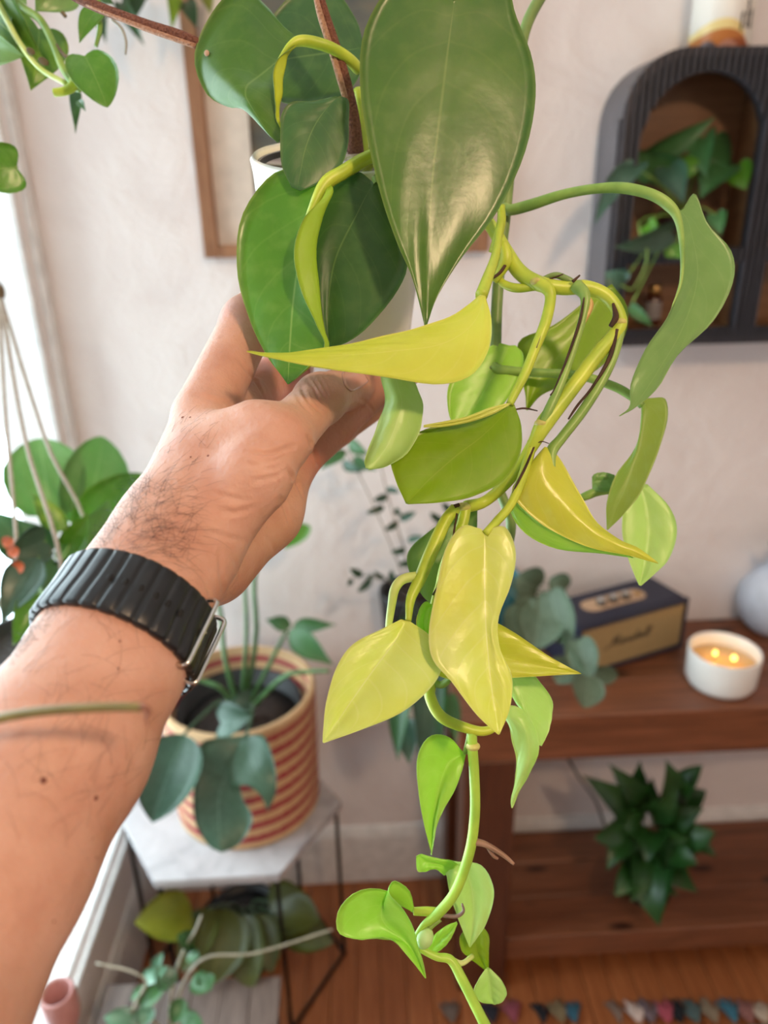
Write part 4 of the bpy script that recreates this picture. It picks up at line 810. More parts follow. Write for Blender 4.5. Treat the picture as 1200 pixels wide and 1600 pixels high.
# 2 dark leaf behind it
L3('dark', [(568,70),(556,30),(520,-18),(470,-18),(428,22),(412,60),(410,92)], [(570,74),(548,78),(520,82),(490,86),(462,90),(432,95),(412,98)], [(570,80),(565,110),(542,146),(500,163),(462,164),(430,152),(412,104)], .392, -.004, .002)
# 3 blue green leaf
L3('dark', [(524,150),(490,158),(455,160),(440,180),(438,215),(440,258),(455,292)], [(528,152),(512,168),(498,186),(486,208),(476,236),(470,266),(464,296)], [(532,150),(545,158),(545,188),(544,225),(532,262),(505,284),(470,298)], .334, .0, -.003, .328)
# 5 leaf behind the front left heart
L3('dark', [(582,284),(560,268),(530,270),(500,300),(486,370),(488,440),(500,500),(512,546)], [(584,287),(570,310),(556,338),(538,372),(524,405),(516,445),(512,500),(514,546)], [(588,284),(604,308),(624,360),(637,412),(620,456),(580,506),(548,532),(516,546)], .335, .001, .001, .346, label='dark green leaf with a pale straight midrib')
# 4 front left heart leaf with curled margin
LF('mid', [[(510,283,.330),(512,283,.330),(513,284,.330),(514,284,.330)], [(480,266,.332),(500,298,.330),(520,300,.326),(502,312,.323)], [(426,272,.335),(482,345,.330),(503,340,.324),(474,342,.318)], [(377,340,.337),(465,412,.330),(494,392,.322),(459,395,.316)], [(371,425,.336),(456,476,.328),(499,462,.322),(470,452,.317)],
            [(390,500,.333),(452,528,.326),(506,520,.322),(494,508,.318)], [(417,556,.328),(450,566,.324),(508,548,.322),(507,541,.320)], [(436,582,.324),(450,586,.323),(478,577,.322),(478,576,.321)], [(449,600,.322),(450,600,.322),(451,600,.322),(452,600,.322)]],
   'broad heart shaped leaf with a bright yellow curled margin', mid=1.0, nT=34, nS=17)
lo4 = HP.children[-1]; bv4 = BVHTree.FromPolygons([list(N3(v_.co)+ORG[HP.name]) for v_ in lo4.data.vertices], [list(p_.vertices) for p_ in lo4.data.polygons])
sc4 = []
for x_, y_ in ((473, 273), (472, 290), (471, 306), (473, 322), (470, 340)):
    h_ = bv4.ray_cast(Vector(CAM), Vector(ray(x_, y_)).normalized())
    if h_[0] is not None: sc4.append(N3(h_[0])-unit(ray(x_, y_))*0.0001)
if len(sc4) > 2: tube('leaf_scar', sc4, np.full(len(sc4), 0.00045), basic('brown_scar_line', '#6b5a30', 0.8), lo4, 6, 20)
# 6 biggest leaf
L3('deep', [(708,-4),(668,-34),(618,-30),(572,40),(562,120),(574,215),(596,308),(622,384),(642,428),(655,474),(663,508)], [(710,-2),(706,30),(702,60),(697,100),(691,150),(684,205),(677,265),(672,330),(668,390),(666,450),(665,512)], [(712,-4),(750,-34),(792,-22),(806,25),(832,92),(836,160),(818,245),(776,332),(722,402),(684,462),(667,508)], .318, .003, -.006, .318, label='largest leaf, dark green, hanging point down', nT=40, nS=17)
# 7 yellow horizontal leaf, seen from its side
L3('yellow', [(752,458),(732,476),(700,496),(655,511),(600,525),(540,538),(470,549),(420,552),(386,548)], [(756,460),(748,492),(724,520),(682,540),(620,548),(556,554),(480,557),(424,555),(386,549)], [(758,462),(768,500),(764,545),(738,585),(685,601),(610,590),(520,578),(440,563),(386,550)], .312, -.010, .006, .290, label='yellow leaf folded sideways across the thumb', nT=34, nS=15)
# 8 lime leaf under it
L3('pale', [(592,575),(597,600),(602,625),(593,655),(580,690),(570,718),(571,731)], [(615,578),(622,605),(628,630),(620,660),(606,695),(588,720),(574,732)], [(640,580),(652,606),(661,635),(656,672),(638,706),(606,728),(578,734)], .318, -.006, -.008, .312, q=.002)
# 9 olive green folded leaf
L3('olive', [(796,628),(770,640),(735,655),(690,664),(650,678),(612,712),(618,750),(634,786)], [(800,632),(776,660),(748,686),(718,708),(690,732),(664,756),(648,774),(636,787)], [(804,633),(815,668),(812,712),(785,752),(738,776),(690,785),(655,787),(638,788)], .330, -.008, .006, .312, label='olive green folded leaf lit from behind', nT=30, nS=15)
L3('lemon', [(797,629),(765,637),(728,651),(690,659),(662,664)], [(797,630),(766,642),(730,656),(692,663),(662,666)], [(798,632),(768,648),(732,660),(694,667),(662,668)], .327, 0, 0, .322, thick=.0004, rip=0)
# 10 yellow leaf on the right; its lower margin shows the green underside
lf10 = LF('yellow', [[(852,698,.338),(851,699,.338),(850,699,.338)], [(868,708,.338),(846,716,.333),(820,736,.335)], [(890,742,.338),(852,752,.331),(800,772,.334)], [(915,788,.337),(890,796,.330),(842,816,.333)], [(938,822,.335),(922,826,.329),(888,842,.332)], [(972,845,.331),(960,848,.327),(930,858,.329)], [(1000,858,.328),(994,862,.326),(978,867,.327)], [(1028,879,.326),(1028,880,.326),(1028,881,.326)]],
   'yellow leaf pointing right with a long narrow tip', mid=1.0, nT=30, nS=15)
leafsurf('leaf_margin', [[P(*q) for q in r] for r in ([(835,718,.3365),(824,730,.337),(818,738,.337)], [(812,752,.336),(802,768,.337),(797,782,.338)], [(806,776,.335),(802,794,.337),(800,806,.339)], [(846,817,.334),(834,832,.337),(826,838,.338)], [(890,841,.333),(882,853,.335),(876,859,.337)], [(932,856,.330),(932,861,.331),(934,864,.333)], [(980,866,.328),(984,869,.328),(990,872,.329)])], LM['lime'], lf10, 24, 7, label='green underside strip')
# 11 twisted leaf at the upper right
LF('sage', [[(1056,324,.352),(1060,328,.352),(1068,326,.352)], [(1062,345,.350),(1074,345,.352),(1086,303,.358)], [(1067,382,.347),(1084,382,.350),(1106,350,.357)], [(1066,420,.345),(1090,425,.350),(1142,392,.356)], [(1057,458,.343),(1082,470,.348),(1146,438,.354)], [(1040,500,.341),(1062,522,.346),(1114,502,.352)], [(1008,546,.341),(1034,570,.344),(1058,556,.348)], [(986,598,.341),(1005,615,.342),(1028,606,.345)], [(984,634,.342),(988,638,.342),(994,636,.342)], [(967,650,.343),(968,650,.343),(969,650,.343)]], 'twisted grey green leaf hanging from a long arching stalk', nT=34, nS=15, mid=1.0)
# 12 and 13 leaves below it
LF('sage', [[(1002,628,.372),(1006,624,.372),(1014,622,.372)], [(1002,645,.371),(1008,645,.369),(1040,624,.374)], [(1000,675,.370),(1002,690,.367),(1042,660,.373)], [(990,705,.369),(992,722,.365),(1026,712,.371)], [(962,742,.367),(978,760,.364),(1002,768,.368)], [(948,785,.365),(962,795,.364),(976,802,.366)], [(948,827,.364),(949,828,.364),(950,828,.364)]], 'green leaf hanging below the twisted leaf', face='under', mid=1.0)
L3('pale', [(988,758),(975,790),(972,830),(980,868),(990,895),(998,914)], [(1000,756),(1010,790),(1014,830),(1010,865),(1004,895),(1000,915)], [(1012,757),(1046,792),(1058,830),(1046,872),(1024,896),(1002,915)], .382, .002, .004, .376)
L3('sage', [(925,745),(930,740),(945,738),(960,742)], [(925,755),(935,752),(950,752),(962,752)], [(926,765),(935,768),(950,768),(964,764)], .382, 0, .002)
# 14 leaves behind the vine loop
L3('olive', [(940,446),(905,478),(862,510),(812,532),(810,575),(820,612),(822,640)], [(946,450),(925,488),(898,525),(868,562),(845,596),(830,622),(823,641)], [(956,444),(980,480),(975,528),(938,574),(888,600),(848,616),(825,641)], .395, .0, .004, .385)
L3('lime', [(780,536),(748,548),(716,574),(700,606),(700,640),(708,668)], [(796,540),(784,566),(764,598),(746,630),(728,655),(712,670)], [(806,540),(818,556),(812,590),(788,630),(752,660),(716,672)], .384, .0, .002, .376)
# 15 large yellow leaf in the middle, 15b the one behind it
L3('lemon', [(750,826),(722,822),(696,858),(682,920),(670,985),(676,1030),(706,1066),(744,1116),(776,1146)], [(757,832),(757,862),(757,900),(758,945),(760,990),(764,1035),(768,1075),(774,1115),(779,1148)], [(762,826),(790,824),(806,862),(798,915),(778,968),(782,1015),(800,1058),(797,1105),(781,1147)], .318, .004, -.002, .300, label='large lemon yellow leaf in the middle, with a wavy right edge', nT=36, nS=15)
L3('yellow', [(676,948),(706,950),(756,964),(800,986),(850,1020),(884,1040),(908,1052)], [(672,946),(690,985),(734,1010),(782,1026),(830,1038),(872,1046),(908,1052)], [(664,942),(650,970),(662,1020),(694,1060),(780,1060),(850,1056),(908,1053)], .334, .0, .002, .328, label='yellow leaf pointing right behind the large lemon leaf')
L3('lime', [(676,946),(664,940),(653,958),(653,990),(662,1012),(672,1022)], [(678,948),(668,950),(662,966),(662,992),(668,1012),(673,1022)], [(680,950),(676,960),(674,978),(674,1000),(674,1014),(674,1022)], .322, .001, 0, .320)
# 16 left lemon leaf
L3('lemon', [(626,968),(598,982),(552,1006),(526,1042),(510,1095),(505,1140),(504,1160)], [(634,970),(622,995),(600,1025),(574,1060),(546,1100),(522,1136),(505,1160)], [(642,972),(672,994),(690,1030),(680,1066),(630,1112),(560,1142),(506,1161)], .318, .002, .004, .300, label='lemon leaf pointing down left beside the middle leaf', nT=32, nS=15)
# 17 green leaf behind the stems
L3('sage', [(712,802),(668,832),(638,862),(640,895),(658,928),(674,945)], [(738,796),(716,832),(698,868),(688,900),(682,926),(676,946)], [(746,796),(744,836),(730,872),(712,905),(694,930),(678,946)], .362, .0, .002, .354)
# 18 pale folded leaf at right, in two lobes
LF('pale', [[(782,1060,.352),(800,1056,.352),(838,1058,.352)], [(792,1078,.351),(812,1080,.350),(862,1092,.354)], [(806,1098,.350),(824,1112,.348),(862,1122,.353)], [(822,1122,.349),(836,1138,.347),(856,1146,.351)], [(840,1160,.348),(843,1164,.347),(846,1166,.348)]], None)
LF('pale', [[(783,1112,.345),(784,1114,.345),(785,1116,.345)], [(796,1102,.344),(798,1122,.342),(796,1136,.344)], [(818,1110,.344),(820,1140,.340),(800,1160,.344)], [(838,1142,.345),(826,1165,.340),(806,1180,.344)], [(842,1172,.345),(824,1192,.340),(806,1205,.344)], [(828,1208,.345),(816,1218,.342),(803,1228,.344)], [(812,1235,.345),(806,1242,.343),(798,1250,.344)], [(801,1262,.344),(800,1262,.344),(799,1262,.344)]], 'pale green leaf hanging folded at the right')
# 19 to 24 the lower end of the vine
L3('lime', [(724,1176),(702,1152),(672,1150),(652,1184),(654,1238),(662,1286),(674,1334)], [(726,1178),(704,1188),(694,1205),(686,1232),(680,1262),(676,1296),(674,1336)], [(728,1178),(722,1204),(710,1236),(694,1264),(683,1290),(679,1310),(675,1336)], .348, .003, .004, .338, label='lime heart shaped leaf hanging point down')
L3('pale', [(690,1352),(697,1366),(702,1392),(712,1425),(722,1452),(733,1479)], [(700,1346),(728,1362),(738,1395),(740,1425),(738,1452),(734,1480)], [(708,1346),(752,1352),(772,1392),(762,1438),(748,1462),(735,1480)], .362, .001, .003, .352)
L3('lime', [(650,1338),(652,1360),(664,1362),(680,1358),(694,1368)], [(654,1336),(666,1346),(676,1348),(690,1352),(706,1360)], [(658,1334),(672,1338),(690,1342),(705,1344),(716,1350)], .360, .001, .001)
L3('lime', [(642,1424),(606,1392),(560,1392),(530,1420),(528,1456),(560,1468),(608,1466),(640,1498),(664,1528)], [(646,1425),(618,1412),(600,1416),(596,1432),(605,1448),(622,1460),(640,1478),(654,1504),(665,1528)], [(648,1424),(640,1392),(616,1376),(608,1396),(630,1420),(646,1450),(654,1480),(662,1506),(666,1528)], .350, .004, .003, .342, label='lime leaf with a broad rounded lobe at the lower left')
L3('lime', [(664,1490),(678,1462),(698,1446),(714,1440)], [(668,1490),(686,1470),(702,1456),(714,1441)], [(676,1492),(694,1480),(706,1464),(715,1443)], .354, 0, .002)
ellipsoid('rolled_bud', P(664, 1466, .346), [rt*0.0042+up*0.001, up*0.0048, fw*0.004], LM['pale'][0], HP)
L3('olive', [(726,1452),(718,1466),(722,1486),(740,1502),(762,1518)], [(742,1446),(742,1470),(746,1490),(754,1506),(763,1519)], [(752,1444),(764,1462),(764,1488),(764,1506),(764,1520)], .358, .001, .002)
L3('pale', [(758,1514),(748,1530),(740,1550),(752,1566),(770,1568)], [(762,1512),(764,1530),(766,1548),(768,1560),(772,1569)], [(766,1513),(784,1532),(792,1552),(784,1566),(774,1569)], .352, .002, .002)
# stems, stalks
ptube('vine', [(700,300,.372),(745,335,.366),(766,352,.360),(790,392,.352),(812,425,.348),(842,443,.346),(880,450,.346),(915,449,.346),(946,462,.346),(966,488,.345),(966,514,.344),(932,556,.341),(890,612,.338),(852,660,.336),(832,696,.336),(800,745,.342),(760,782,.346),(728,792,.342)], [9,10,10,11,12,12,11,11,11,10,11,12,12,14,10,9,9,10], YST, HP, 12, 120, label='thick yellow green looping vine')
ptube('vine', [(728,790,.340),(722,820,.338),(706,856,.336),(690,900,.338),(676,1000,.342),(674,1064,.344),(672,1088,.342),(690,1120,.340),(730,1138,.340),(760,1142,.340),(785,1128,.341)], [9,9,8,7,7,8,9,9,8,7,5], YST, HP, 12, 80)
ptube('vine', [(738,1138,.340),(738,1165,.341),(741,1210,.342),(742,1270,.343),(734,1330,.344),(712,1392,.345),(684,1428,.346),(660,1448,.347),(650,1475,.348),(680,1494,.348),(704,1500,.348),(722,1530,.346),(742,1570,.344),(770,1625,.342)], [7,8,8,8,8,8,8,5,5,6,7,8,8,9], LM['lime'][0] if False else stemmat('lime_stem', '#a9cf4a', '#8fba3c'), HP, 12, 100)
ptube('vine', [(870,-40,.400),(842,0,.398),(820,48,.396),(808,120,.395),(798,240,.394),(790,330,.392),(782,400,.390),(776,480,.388),(774,545,.386),(768,580,.385),(758,640,.384),(752,700,.388),(790,790,.390),(798,830,.390),(780,900,.388)], [9,9,9,9,9,9,9,9,9,10,9,9,8,8,7], DST, HP, 12, 90, label='thinner grey green vine behind')
for pts, r, mt in (
    ([(770,395,.352),(783,350,.346),(783,322,.346)], [7,7,6], YST), ([(785,322,.347),(780,360,.342),(774,400,.334),(760,440,.320),(752,462,.312)], [5,6,7,9,10], YST), ([(772,440,.350),(790,408,.346),(786,380,.346)], [6,10,9], YST), ([(792,410,.346),(782,425,.342),(768,436,.340)], [4,4,3], M['driedroot']),
    ([(788,326,.388),(800,328,.384),(830,320,.378),(880,304,.370),(930,295,.362),(975,294,.357),(1018,304,.353),(1046,322,.352),(1060,345,.350),(1066,390,.346),(1064,440,.343),(1050,480,.342)], [9,9,9,8,8,9,9,9,6,4,2.5,1], GST),
    ([(838,440,.345),(856,452,.342),(860,468,.341),(852,505,.338),(836,545,.336),(822,580,.334),(806,612,.331),(796,632,.329)], [11,10,9,9,8,8,7,6], YST), ([(858,470,.341),(850,512,.336),(838,544,.334)], [2,3,2], M['driedroot']),
    ([(900,446,.343),(914,462,.340),(912,490,.339),(896,545,.337),(876,600,.335),(858,640,.334),(846,664,.334)], [11,9,7,6,7,8,7], GST), ([(913,464,.338),(905,505,.336),(886,560,.335),(868,606,.334),(860,618,.334)], [2,3.5,3,3,2], M['driedroot']), ([(918,462,.339),(922,480,.339),(904,520,.338)], [3,5,2], stemmat('tan_sheath', '#c9a860', '#a88848')),
    ([(972,500,.345),(962,545,.342),(944,588,.340),(912,640,.339),(878,684,.338),(862,706,.338),(864,735,.335)], [8,8,8,8,8,9,4], GST), ([(964,515,.341),(952,560,.339),(926,604,.338),(902,634,.338),(888,655,.338)], [5,5,3,3,2], M['driedroot']), ([(958,474,.342),(962,495,.341),(954,510,.341)], [3,7,5], M['driedroot']),
    ([(832,690,.336),(820,735,.334),(800,785,.326),(776,815,.321),(758,834,.317)], [8,8,7,7,6], YST), ([(836,694,.334),(822,728,.332),(808,756,.329),(796,785,.326)], [2.5,3,3,2], M['driedroot']), ([(828,698,.334),(845,690,.333),(858,693,.333)], [2,1.5,1], M['driedroot']),
    ([(712,794,.336),(696,815,.333),(675,860,.329),(656,905,.326),(642,935,.323),(638,970,.318)], [9,10,11,10,8,5], YST), ([(655,900,.327),(630,905,.327),(617,920,.326),(612,945,.3255),(608,972,.326),(604,1000,.328)], [8,8,8,7,6,3], PST),
    ([(708,860,.334),(688,910,.331),(680,935,.329),(676,950,.328)], [6,6,6,5], YST), ([(714,802,.333),(704,860,.331),(690,905,.329),(676,930,.328)], [2,3,3,2], M['driedroot']), ([(710,792,.334),(718,788,.334)], [6,4], M['driedroot']),
    ([(770,572,.384),(782,578,.381),(830,582,.378),(900,586,.376),(955,602,.374),(985,618,.373),(1004,634,.372)], [9,8,7,7,7,7,6], GST), ([(762,568,.383),(748,566,.383)], [5,3], M['driedroot']),
    ([(900,782,.384),(918,774,.383),(935,768,.383),(965,764,.383),(998,758,.382)], [5,7,7,6,5], GST),
    ([(560,108,.372),(545,92,.364),(520,76,.357),(490,66,.353),(468,64,.350),(452,72,.3485),(436,92,.3485)], [9,9,9,9,8,5,2], YST), ([(590,240,.338),(565,252,.335),(535,270,.331),(508,288,.329),(488,325,.328),(474,360,.3285)], [10,11,11,11,7,3], YST),
    ([(560,140,.385),(566,200,.384),(572,260,.384)], [8,8,8], YST), ([(586,282,.3355),(600,268,.338)], [7,7], GST),
    ([(735,1142,.341),(732,1160,.342),(727,1176,.346)], [5,5,4], GST), ([(690,1425,.348),(668,1424,.349),(646,1424,.350)], [6,7,6], YST), ([(675,1064,.344),(690,1070,.343),(706,1058,.340)], [6,6,5], GST), ([(655,1470,.348),(672,1448,.348),(688,1436,.349)], [5,5,4], GST),
    ([(706,1500,.348),(722,1505,.350),(738,1494,.356)], [5,4,4], PST), ([(742,1315,.344),(760,1320,.342),(785,1335,.341),(803,1350,.340)], [6,5,4,2.5], stemmat('tan_root', '#a3806a', '#84634e')), ([(762,1322,.343),(770,1336,.343),(778,1342,.343)], [4,3,2], stemmat('tan_root_fork', '#a3806a', '#84634e')),
    ([(690,1430,.348),(712,1432,.349),(724,1424,.349),(722,1412,.349)], [3,3,2.5,1.5], stemmat('grey_tendril', '#8b7468', '#6d5a50')),
    ([(838,448,.347),(806,450,.348),(785,442,.350),(780,430,.352)], [6,7,6,4], YST), ([(846,436,.347),(868,430,.346),(886,436,.345),(898,442,.345)], [3,5,5,4], DST), ([(895,440,.341),(906,430,.341)], [4,2], M['driedroot']), ([(846,440,.345),(865,434,.344),(880,428,.344)], [1.5,2,1.2], M['driedroot']),
    ([(804,640,.334),(820,638,.334),(840,642,.333)], [2,2.5,1.5], M['driedroot'])):
    dr = mt is M['driedroot']; ptube('dried_sheath' if dr else 'stalk', pts, [q_*0.7 for q_ in r] if dr else r, mt, HP, 8 if not dr else 6)
for x, y, z in ((838, 441, .3445), (846, 662, .335), (968, 504, .344), (739, 1166, .341), (724, 792, .339), (768, 576, .384)):
    ellipsoid('node_ring', P(x, y, z), [rt*0.0034, up*0.0022, fw*0.0034], stemmat('pale_node', '#cfc878', '#b0a858') if z < .36 else DST, HP)

# ---- bare stem tip in front of the forearm

bs_ = ptube('bare_stem', [(-60, 1140, 0.1800), (0, 1122, 0.1790), (60, 1112, 0.1780), (140, 1106, 0.1770), (205, 1105, 0.1760), (222, 1107, 0.1760)], [9, 8.5, 8, 7.5, 7, 6.5], stemmat('olive_brown_stem', '#837a44', '#6a6238'), None, 12, 40)
tag(bs_, 'bare olive brown stem tip reaching across the forearm', 'stem')
ptube('withered_tip', [(214, 1106, 0.1760), (228, 1106, 0.1755), (232, 1114, 0.1755), (228, 1122, 0.1760), (232, 1138, 0.1760)], [5.5, 5.5, 4.5, 2.2, 0.8], stemmat('red_brown_tip', '#8c5a44', '#6e4030'), bs_, 8, 24)

# ================================================================== THE ARM AND HAND (one continuous body)
def C3(x, y, Z): return np.array([(x-600)/F*Z, (y-800)/F*Z, Z])          # view aligned metres: right, down, away
def toW(q): q = np.asarray(q, float); return CAM+q[..., 0:1]*rt-q[..., 1:2]*up+q[..., 2:3]*fw
CAPS = []
def cap(a, b, ra, rb, k=0.008):
    A, B = C3(*a), C3(*b); CAPS.append((A, B, ra*a[2]/F, rb*b[2]/F, k))
def chain(nodes, k):
    for (a, b) in zip(nodes, nodes[1:]): cap(a[:3], b[:3], a[3], b[3], k)
chain([(-170,1640,.172,190), (-130,1560,.185,172), (-20,1360,.207,154), (88,1170,.232,142), (170,1030,.253,118), (224,932,.272,106), (264,860,.286,97)], 0.006)
cap((262,860,.284), (318,660,.325), 78, 48, .012)        # metacarpals
cap((275,860,.300), (346,650,.350), 74, 44, .012)
cap((295,865,.315), (392,680,.365), 70, 42, .012)
cap((318,872,.328), (425,735,.378), 62, 40, .012)
cap((300,860,.284), (398,742,.290), 66, 57, .010)        # ball of the thumb
cap((285,800,.292), (360,700,.306), 62, 46, .012)
cap((330,872,.330), (412,800,.352), 68, 56, .012)        # heel of the palm
cap((412,800,.352), (445,745,.362), 54, 42, .010)
chain([(396,742,.290,55), (438,688,.300,45), (500,624,.338,38), (545,604,.372,33), (569,597,.390,27)], .006)   # thumb
cap((330,720,.306), (396,668,.302), 56, 42, .010)        # web of skin
chain([(318,646,.327,46), (388,505,.366,41), (432,450,.412,33), (476,430,.454,28)], .005)                     # index
chain([(352,652,.352,42), (400,612,.385,37), (452,574,.414,35), (505,566,.452,30), (560,566,.462,26)], .004)  # middle
chain([(400,715,.366,41), (455,722,.368,39), (522,660,.384,35), (592,600,.402,30), (640,575,.412,26)], .004)  # ring
chain([(425,745,.378,38), (470,715,.400,32), (530,668,.418,27), (590,628,.432,24)], .003)                     # little
lo = np.min([np.minimum(A-ra, B-rb) for A, B, ra, rb, k in CAPS], 0)-0.008
hi = np.max([np.maximum(A+ra, B+rb) for A, B, ra, rb, k in CAPS], 0)+0.008
hs = 0.0009; nx, ny, nz = np.ceil((hi-lo)/hs).astype(int)+1
SD = np.full((nx, ny, nz), 0.03, np.float32)
gx, gy, gz = [lo[i]+hs*np.arange(n_, dtype=np.float32) for i, n_ in enumerate((nx, ny, nz))]
for A, B, ra, rb, k in CAPS:
    l_ = np.minimum(A-ra, B-rb)-0.02; h_ = np.maximum(A+ra, B+rb)+0.02
    i0 = np.maximum(((l_-lo)/hs).astype(int), 0); i1 = np.minimum(((h_-lo)/hs).astype(int)+1, (nx, ny, nz))
    X, Y, Z = gx[i0[0]:i1[0], None, None]-A[0], gy[None, i0[1]:i1[1], None]-A[1], gz[None, None, i0[2]:i1[2]]-A[2]
    D = (B-A).astype(np.float32); L2 = float(D@D)
    tt = np.clip((X*D[0]+Y*D[1]+Z*D[2])/L2, 0, 1)
    d = np.sqrt((X-tt*D[0])**2+(Y-tt*D[1])**2+(Z-tt*D[2])**2)-(ra+(rb-ra)*tt)
    s = SD[i0[0]:i1[0], i0[1]:i1[1], i0[2]:i1[2]]
    hh = np.maximum(k-np.abs(s-d), 0)/k; s[...] = np.minimum(s, d)-hh*hh*k*0.25
def surface_nets(f, lo, h):
    s = f < 0; nx, ny, nz = f.shape
    cn = [(i, j, k) for i in (0, 1) for j in (0, 1) for k in (0, 1)]
    cnt = np.zeros((nx-1, ny-1, nz-1), np.uint8)
    for i, j, k in cn: cnt += s[i:nx-1+i, j:ny-1+j, k:nz-1+k]
    act = np.argwhere((cnt > 0) & (cnt < 8)); idx = -np.ones((nx-1, ny-1, nz-1), np.int64); idx[tuple(act.T)] = np.arange(len(act))
    acc = np.zeros((len(act), 3)); num = np.zeros(len(act))
    for a in cn:
        for ax in range(3):
            if a[ax]: continue
            b = list(a); b[ax] = 1; fa = f[tuple((act+a).T)]; fb = f[tuple((act+b).T)]; x = (fa < 0) != (fb < 0)
            t = np.where(x, fa/np.where(x, fa-fb, 1), 0); p = act+np.array(a, float); p[:, ax] += t
            acc[x] += p[x]; num[x] += 1
    V = lo+h*acc/num[:, None]; Fs = []
    for ax in range(3):
        o1, o2 = [(1, 2), (2, 0), (0, 1)][ax]
        sl = [slice(1, -1)]*3; sl[ax] = slice(0, -1); sl2 = [slice(1, -1)]*3; sl2[ax] = slice(1, None)
        A_, B_ = s[tuple(sl)], s[tuple(sl2)]; e = np.argwhere(A_ != B_)
        inside = A_[tuple(e.T)]
        e = e+1; e[:, ax] -= 1
        e = e[:, :]; ok = np.all(e < np.array(idx.shape), 1); e, inside = e[ok], inside[ok]
        u1 = np.zeros(3, int); u1[o1] = 1; u2 = np.zeros(3, int); u2[o2] = 1
        q = np.stack([idx[tuple((e-u1-u2).T)], idx[tuple((e-u2).T)], idx[tuple(e.T)], idx[tuple((e-u1).T)]], 1)
        q = np.where(inside[:, None], q, q[:, ::-1]); Fs.append(q[(q >= 0).all(1)])
    return V, np.concatenate(Fs)
HV, HF = surface_nets(SD, lo, hs); del SD
bvh = BVHTree.FromPolygons(HV.tolist(), HF.tolist())
def hit(x, y):
    d = Vector(((x-600)/F, (y-800)/F, 1)).normalized(); r = bvh.ray_cast(Vector((0, 0, 0)), d); return r[0]
def vnorm(V, Q):
    n = np.cross(V[Q[:, 2]]-V[Q[:, 0]], V[Q[:, 3]]-V[Q[:, 1]]); o = np.zeros_like(V)
    for c in range(4): np.add.at(o, Q[:, c], n)
    return o/np.maximum(np.linalg.norm(o, axis=1, keepdims=True), 1e-12)
# light smoothing, then creases and bulges of the skin
e_ = np.concatenate([HF[:, [0, 1]], HF[:, [1, 2]], HF[:, [2, 3]], HF[:, [3, 0]]]); e_ = np.concatenate([e_, e_[:, ::-1]])
deg = np.bincount(e_[:, 0], minlength=len(HV))[:, None]
for it in range(9):
    o_ = np.zeros_like(HV)
    for c in range(3): o_[:, c] = np.bincount(e_[:, 0], HV[e_[:, 1], c], len(HV))
    HV = HV*0.45+0.55*o_/deg
HN = vnorm(HV, HF)
scr = np.stack([600+F*HV[:, 0]/HV[:, 2], 800+F*HV[:, 1]/HV[:, 2]], 1)
CRE = [  # image polyline, depth mm, width mm
    ([(470,600),(480,624),(504,648)], .65, .85), ([(479,592),(491,607),(498,624),(511,637)], .75, .8), ([(488,588),(499,607),(508,621)], .6, .8), ([(497,588),(508,606),(516,622)], .5, .8), ([(463,612),(474,634),(494,652)], .35, .9),
    ([(385,704),(416,709),(440,703),(460,696)], .8, .9), ([(400,716),(428,718),(455,708)], .45, .9), ([(404,734),(430,731),(452,718)], .4, .9), ([(380,722),(400,726),(430,722)], .3, .9), ([(396,752),(430,744),(448,732)], .35, 1.0),
    ([(320,765),(350,775),(385,782)], .35, 1.0), ([(330,795),(365,800),(400,792)], .35, 1.0), ([(318,828),(350,838),(385,846)], .35, 1.0), ([(290,690),(320,700),(350,702)], .25, 1.2),
    ([(449,733),(462,752),(476,782)], .8, 1.0), ([(482,684),(491,704),(500,734)], .8, 1.0), ([(437,777),(446,796),(454,822)], .7, 1.0), ([(343,866),(346,900),(352,936)], .5, 1.2), ([(360,862),(368,880),(374,905)], .35, 1.0), ([(412,838),(425,850),(432,872)], .4, 1.0),
    ([(300,612),(345,630),(400,628)], .3, 1.4), ([(372,560),(395,590),(412,618)], .5, 1.3), ([(300,880),(320,905),(330,935)], .3, 1.2), ([(560,622),(575,632),(585,645)], .4, .8)]
for pl, dep, wd in CRE:
    pts = cr(np.array(pl, float), 5*len(pl)); H_ = [hit(*p_) for p_ in pts]; H_ = np.array([list(h_) for h_ in H_ if h_ is not None])
    if len(H_) < 3: continue
    H_ = cr(H_, 60); box_ = np.all((HV > H_.min(0)-.006) & (HV < H_.max(0)+.006), 1); ii = np.where(box_)[0]
    dd = np.sqrt(((HV[ii][:, None]-H_[None])**2).sum(2)); dm = dd.min(1); am = dd.argmin(1)
    tp_ = np.sin(PI*np.clip(am/59, 0.03, 0.97))**0.5; w_ = wd*1e-3
    dep *= 1.35
    HV[ii] += HN[ii]*((-dep*1e-3*np.exp(-(dm/w_)**2)+0.35*dep*1e-3*np.exp(-((dm-2*w_)/w_)**2))*tp_)[:, None]
for (x, y), rad, amt in (((430,655), 14, .8), ((372,475), 12, .7), ((240,880), 16, .6), ((330,640), 16, .5)):     # knuckles, wrist bone
    h_ = hit(x, y)
    if h_ is None: continue
    d = np.linalg.norm(HV-np.array(h_), axis=1); HV += HN*(amt*1e-3*np.exp(-(d/(rad*1e-3*0.6))**2))[:, None]
for (x0_, y0_), (x1_, y1_) in (((360,705),(440,650)), ((300,800),(330,700)), ((250,830),(300,690))):                # tendons
    a_, b_ = hit(x0_, y0_), hit(x1_, y1_)
    if a_ is None or b_ is None: continue
    a_, b_ = np.array(a_), np.array(b_); u_ = np.clip(((HV-a_)@(b_-a_))/((b_-a_)@(b_-a_)), 0, 1); d = np.linalg.norm(HV-(a_+u_[:, None]*(b_-a_)), axis=1)
    HV += HN*(.5e-3*np.exp(-(d/.004)**2)*np.sin(PI*np.clip(u_, .05, .95)))[:, None]
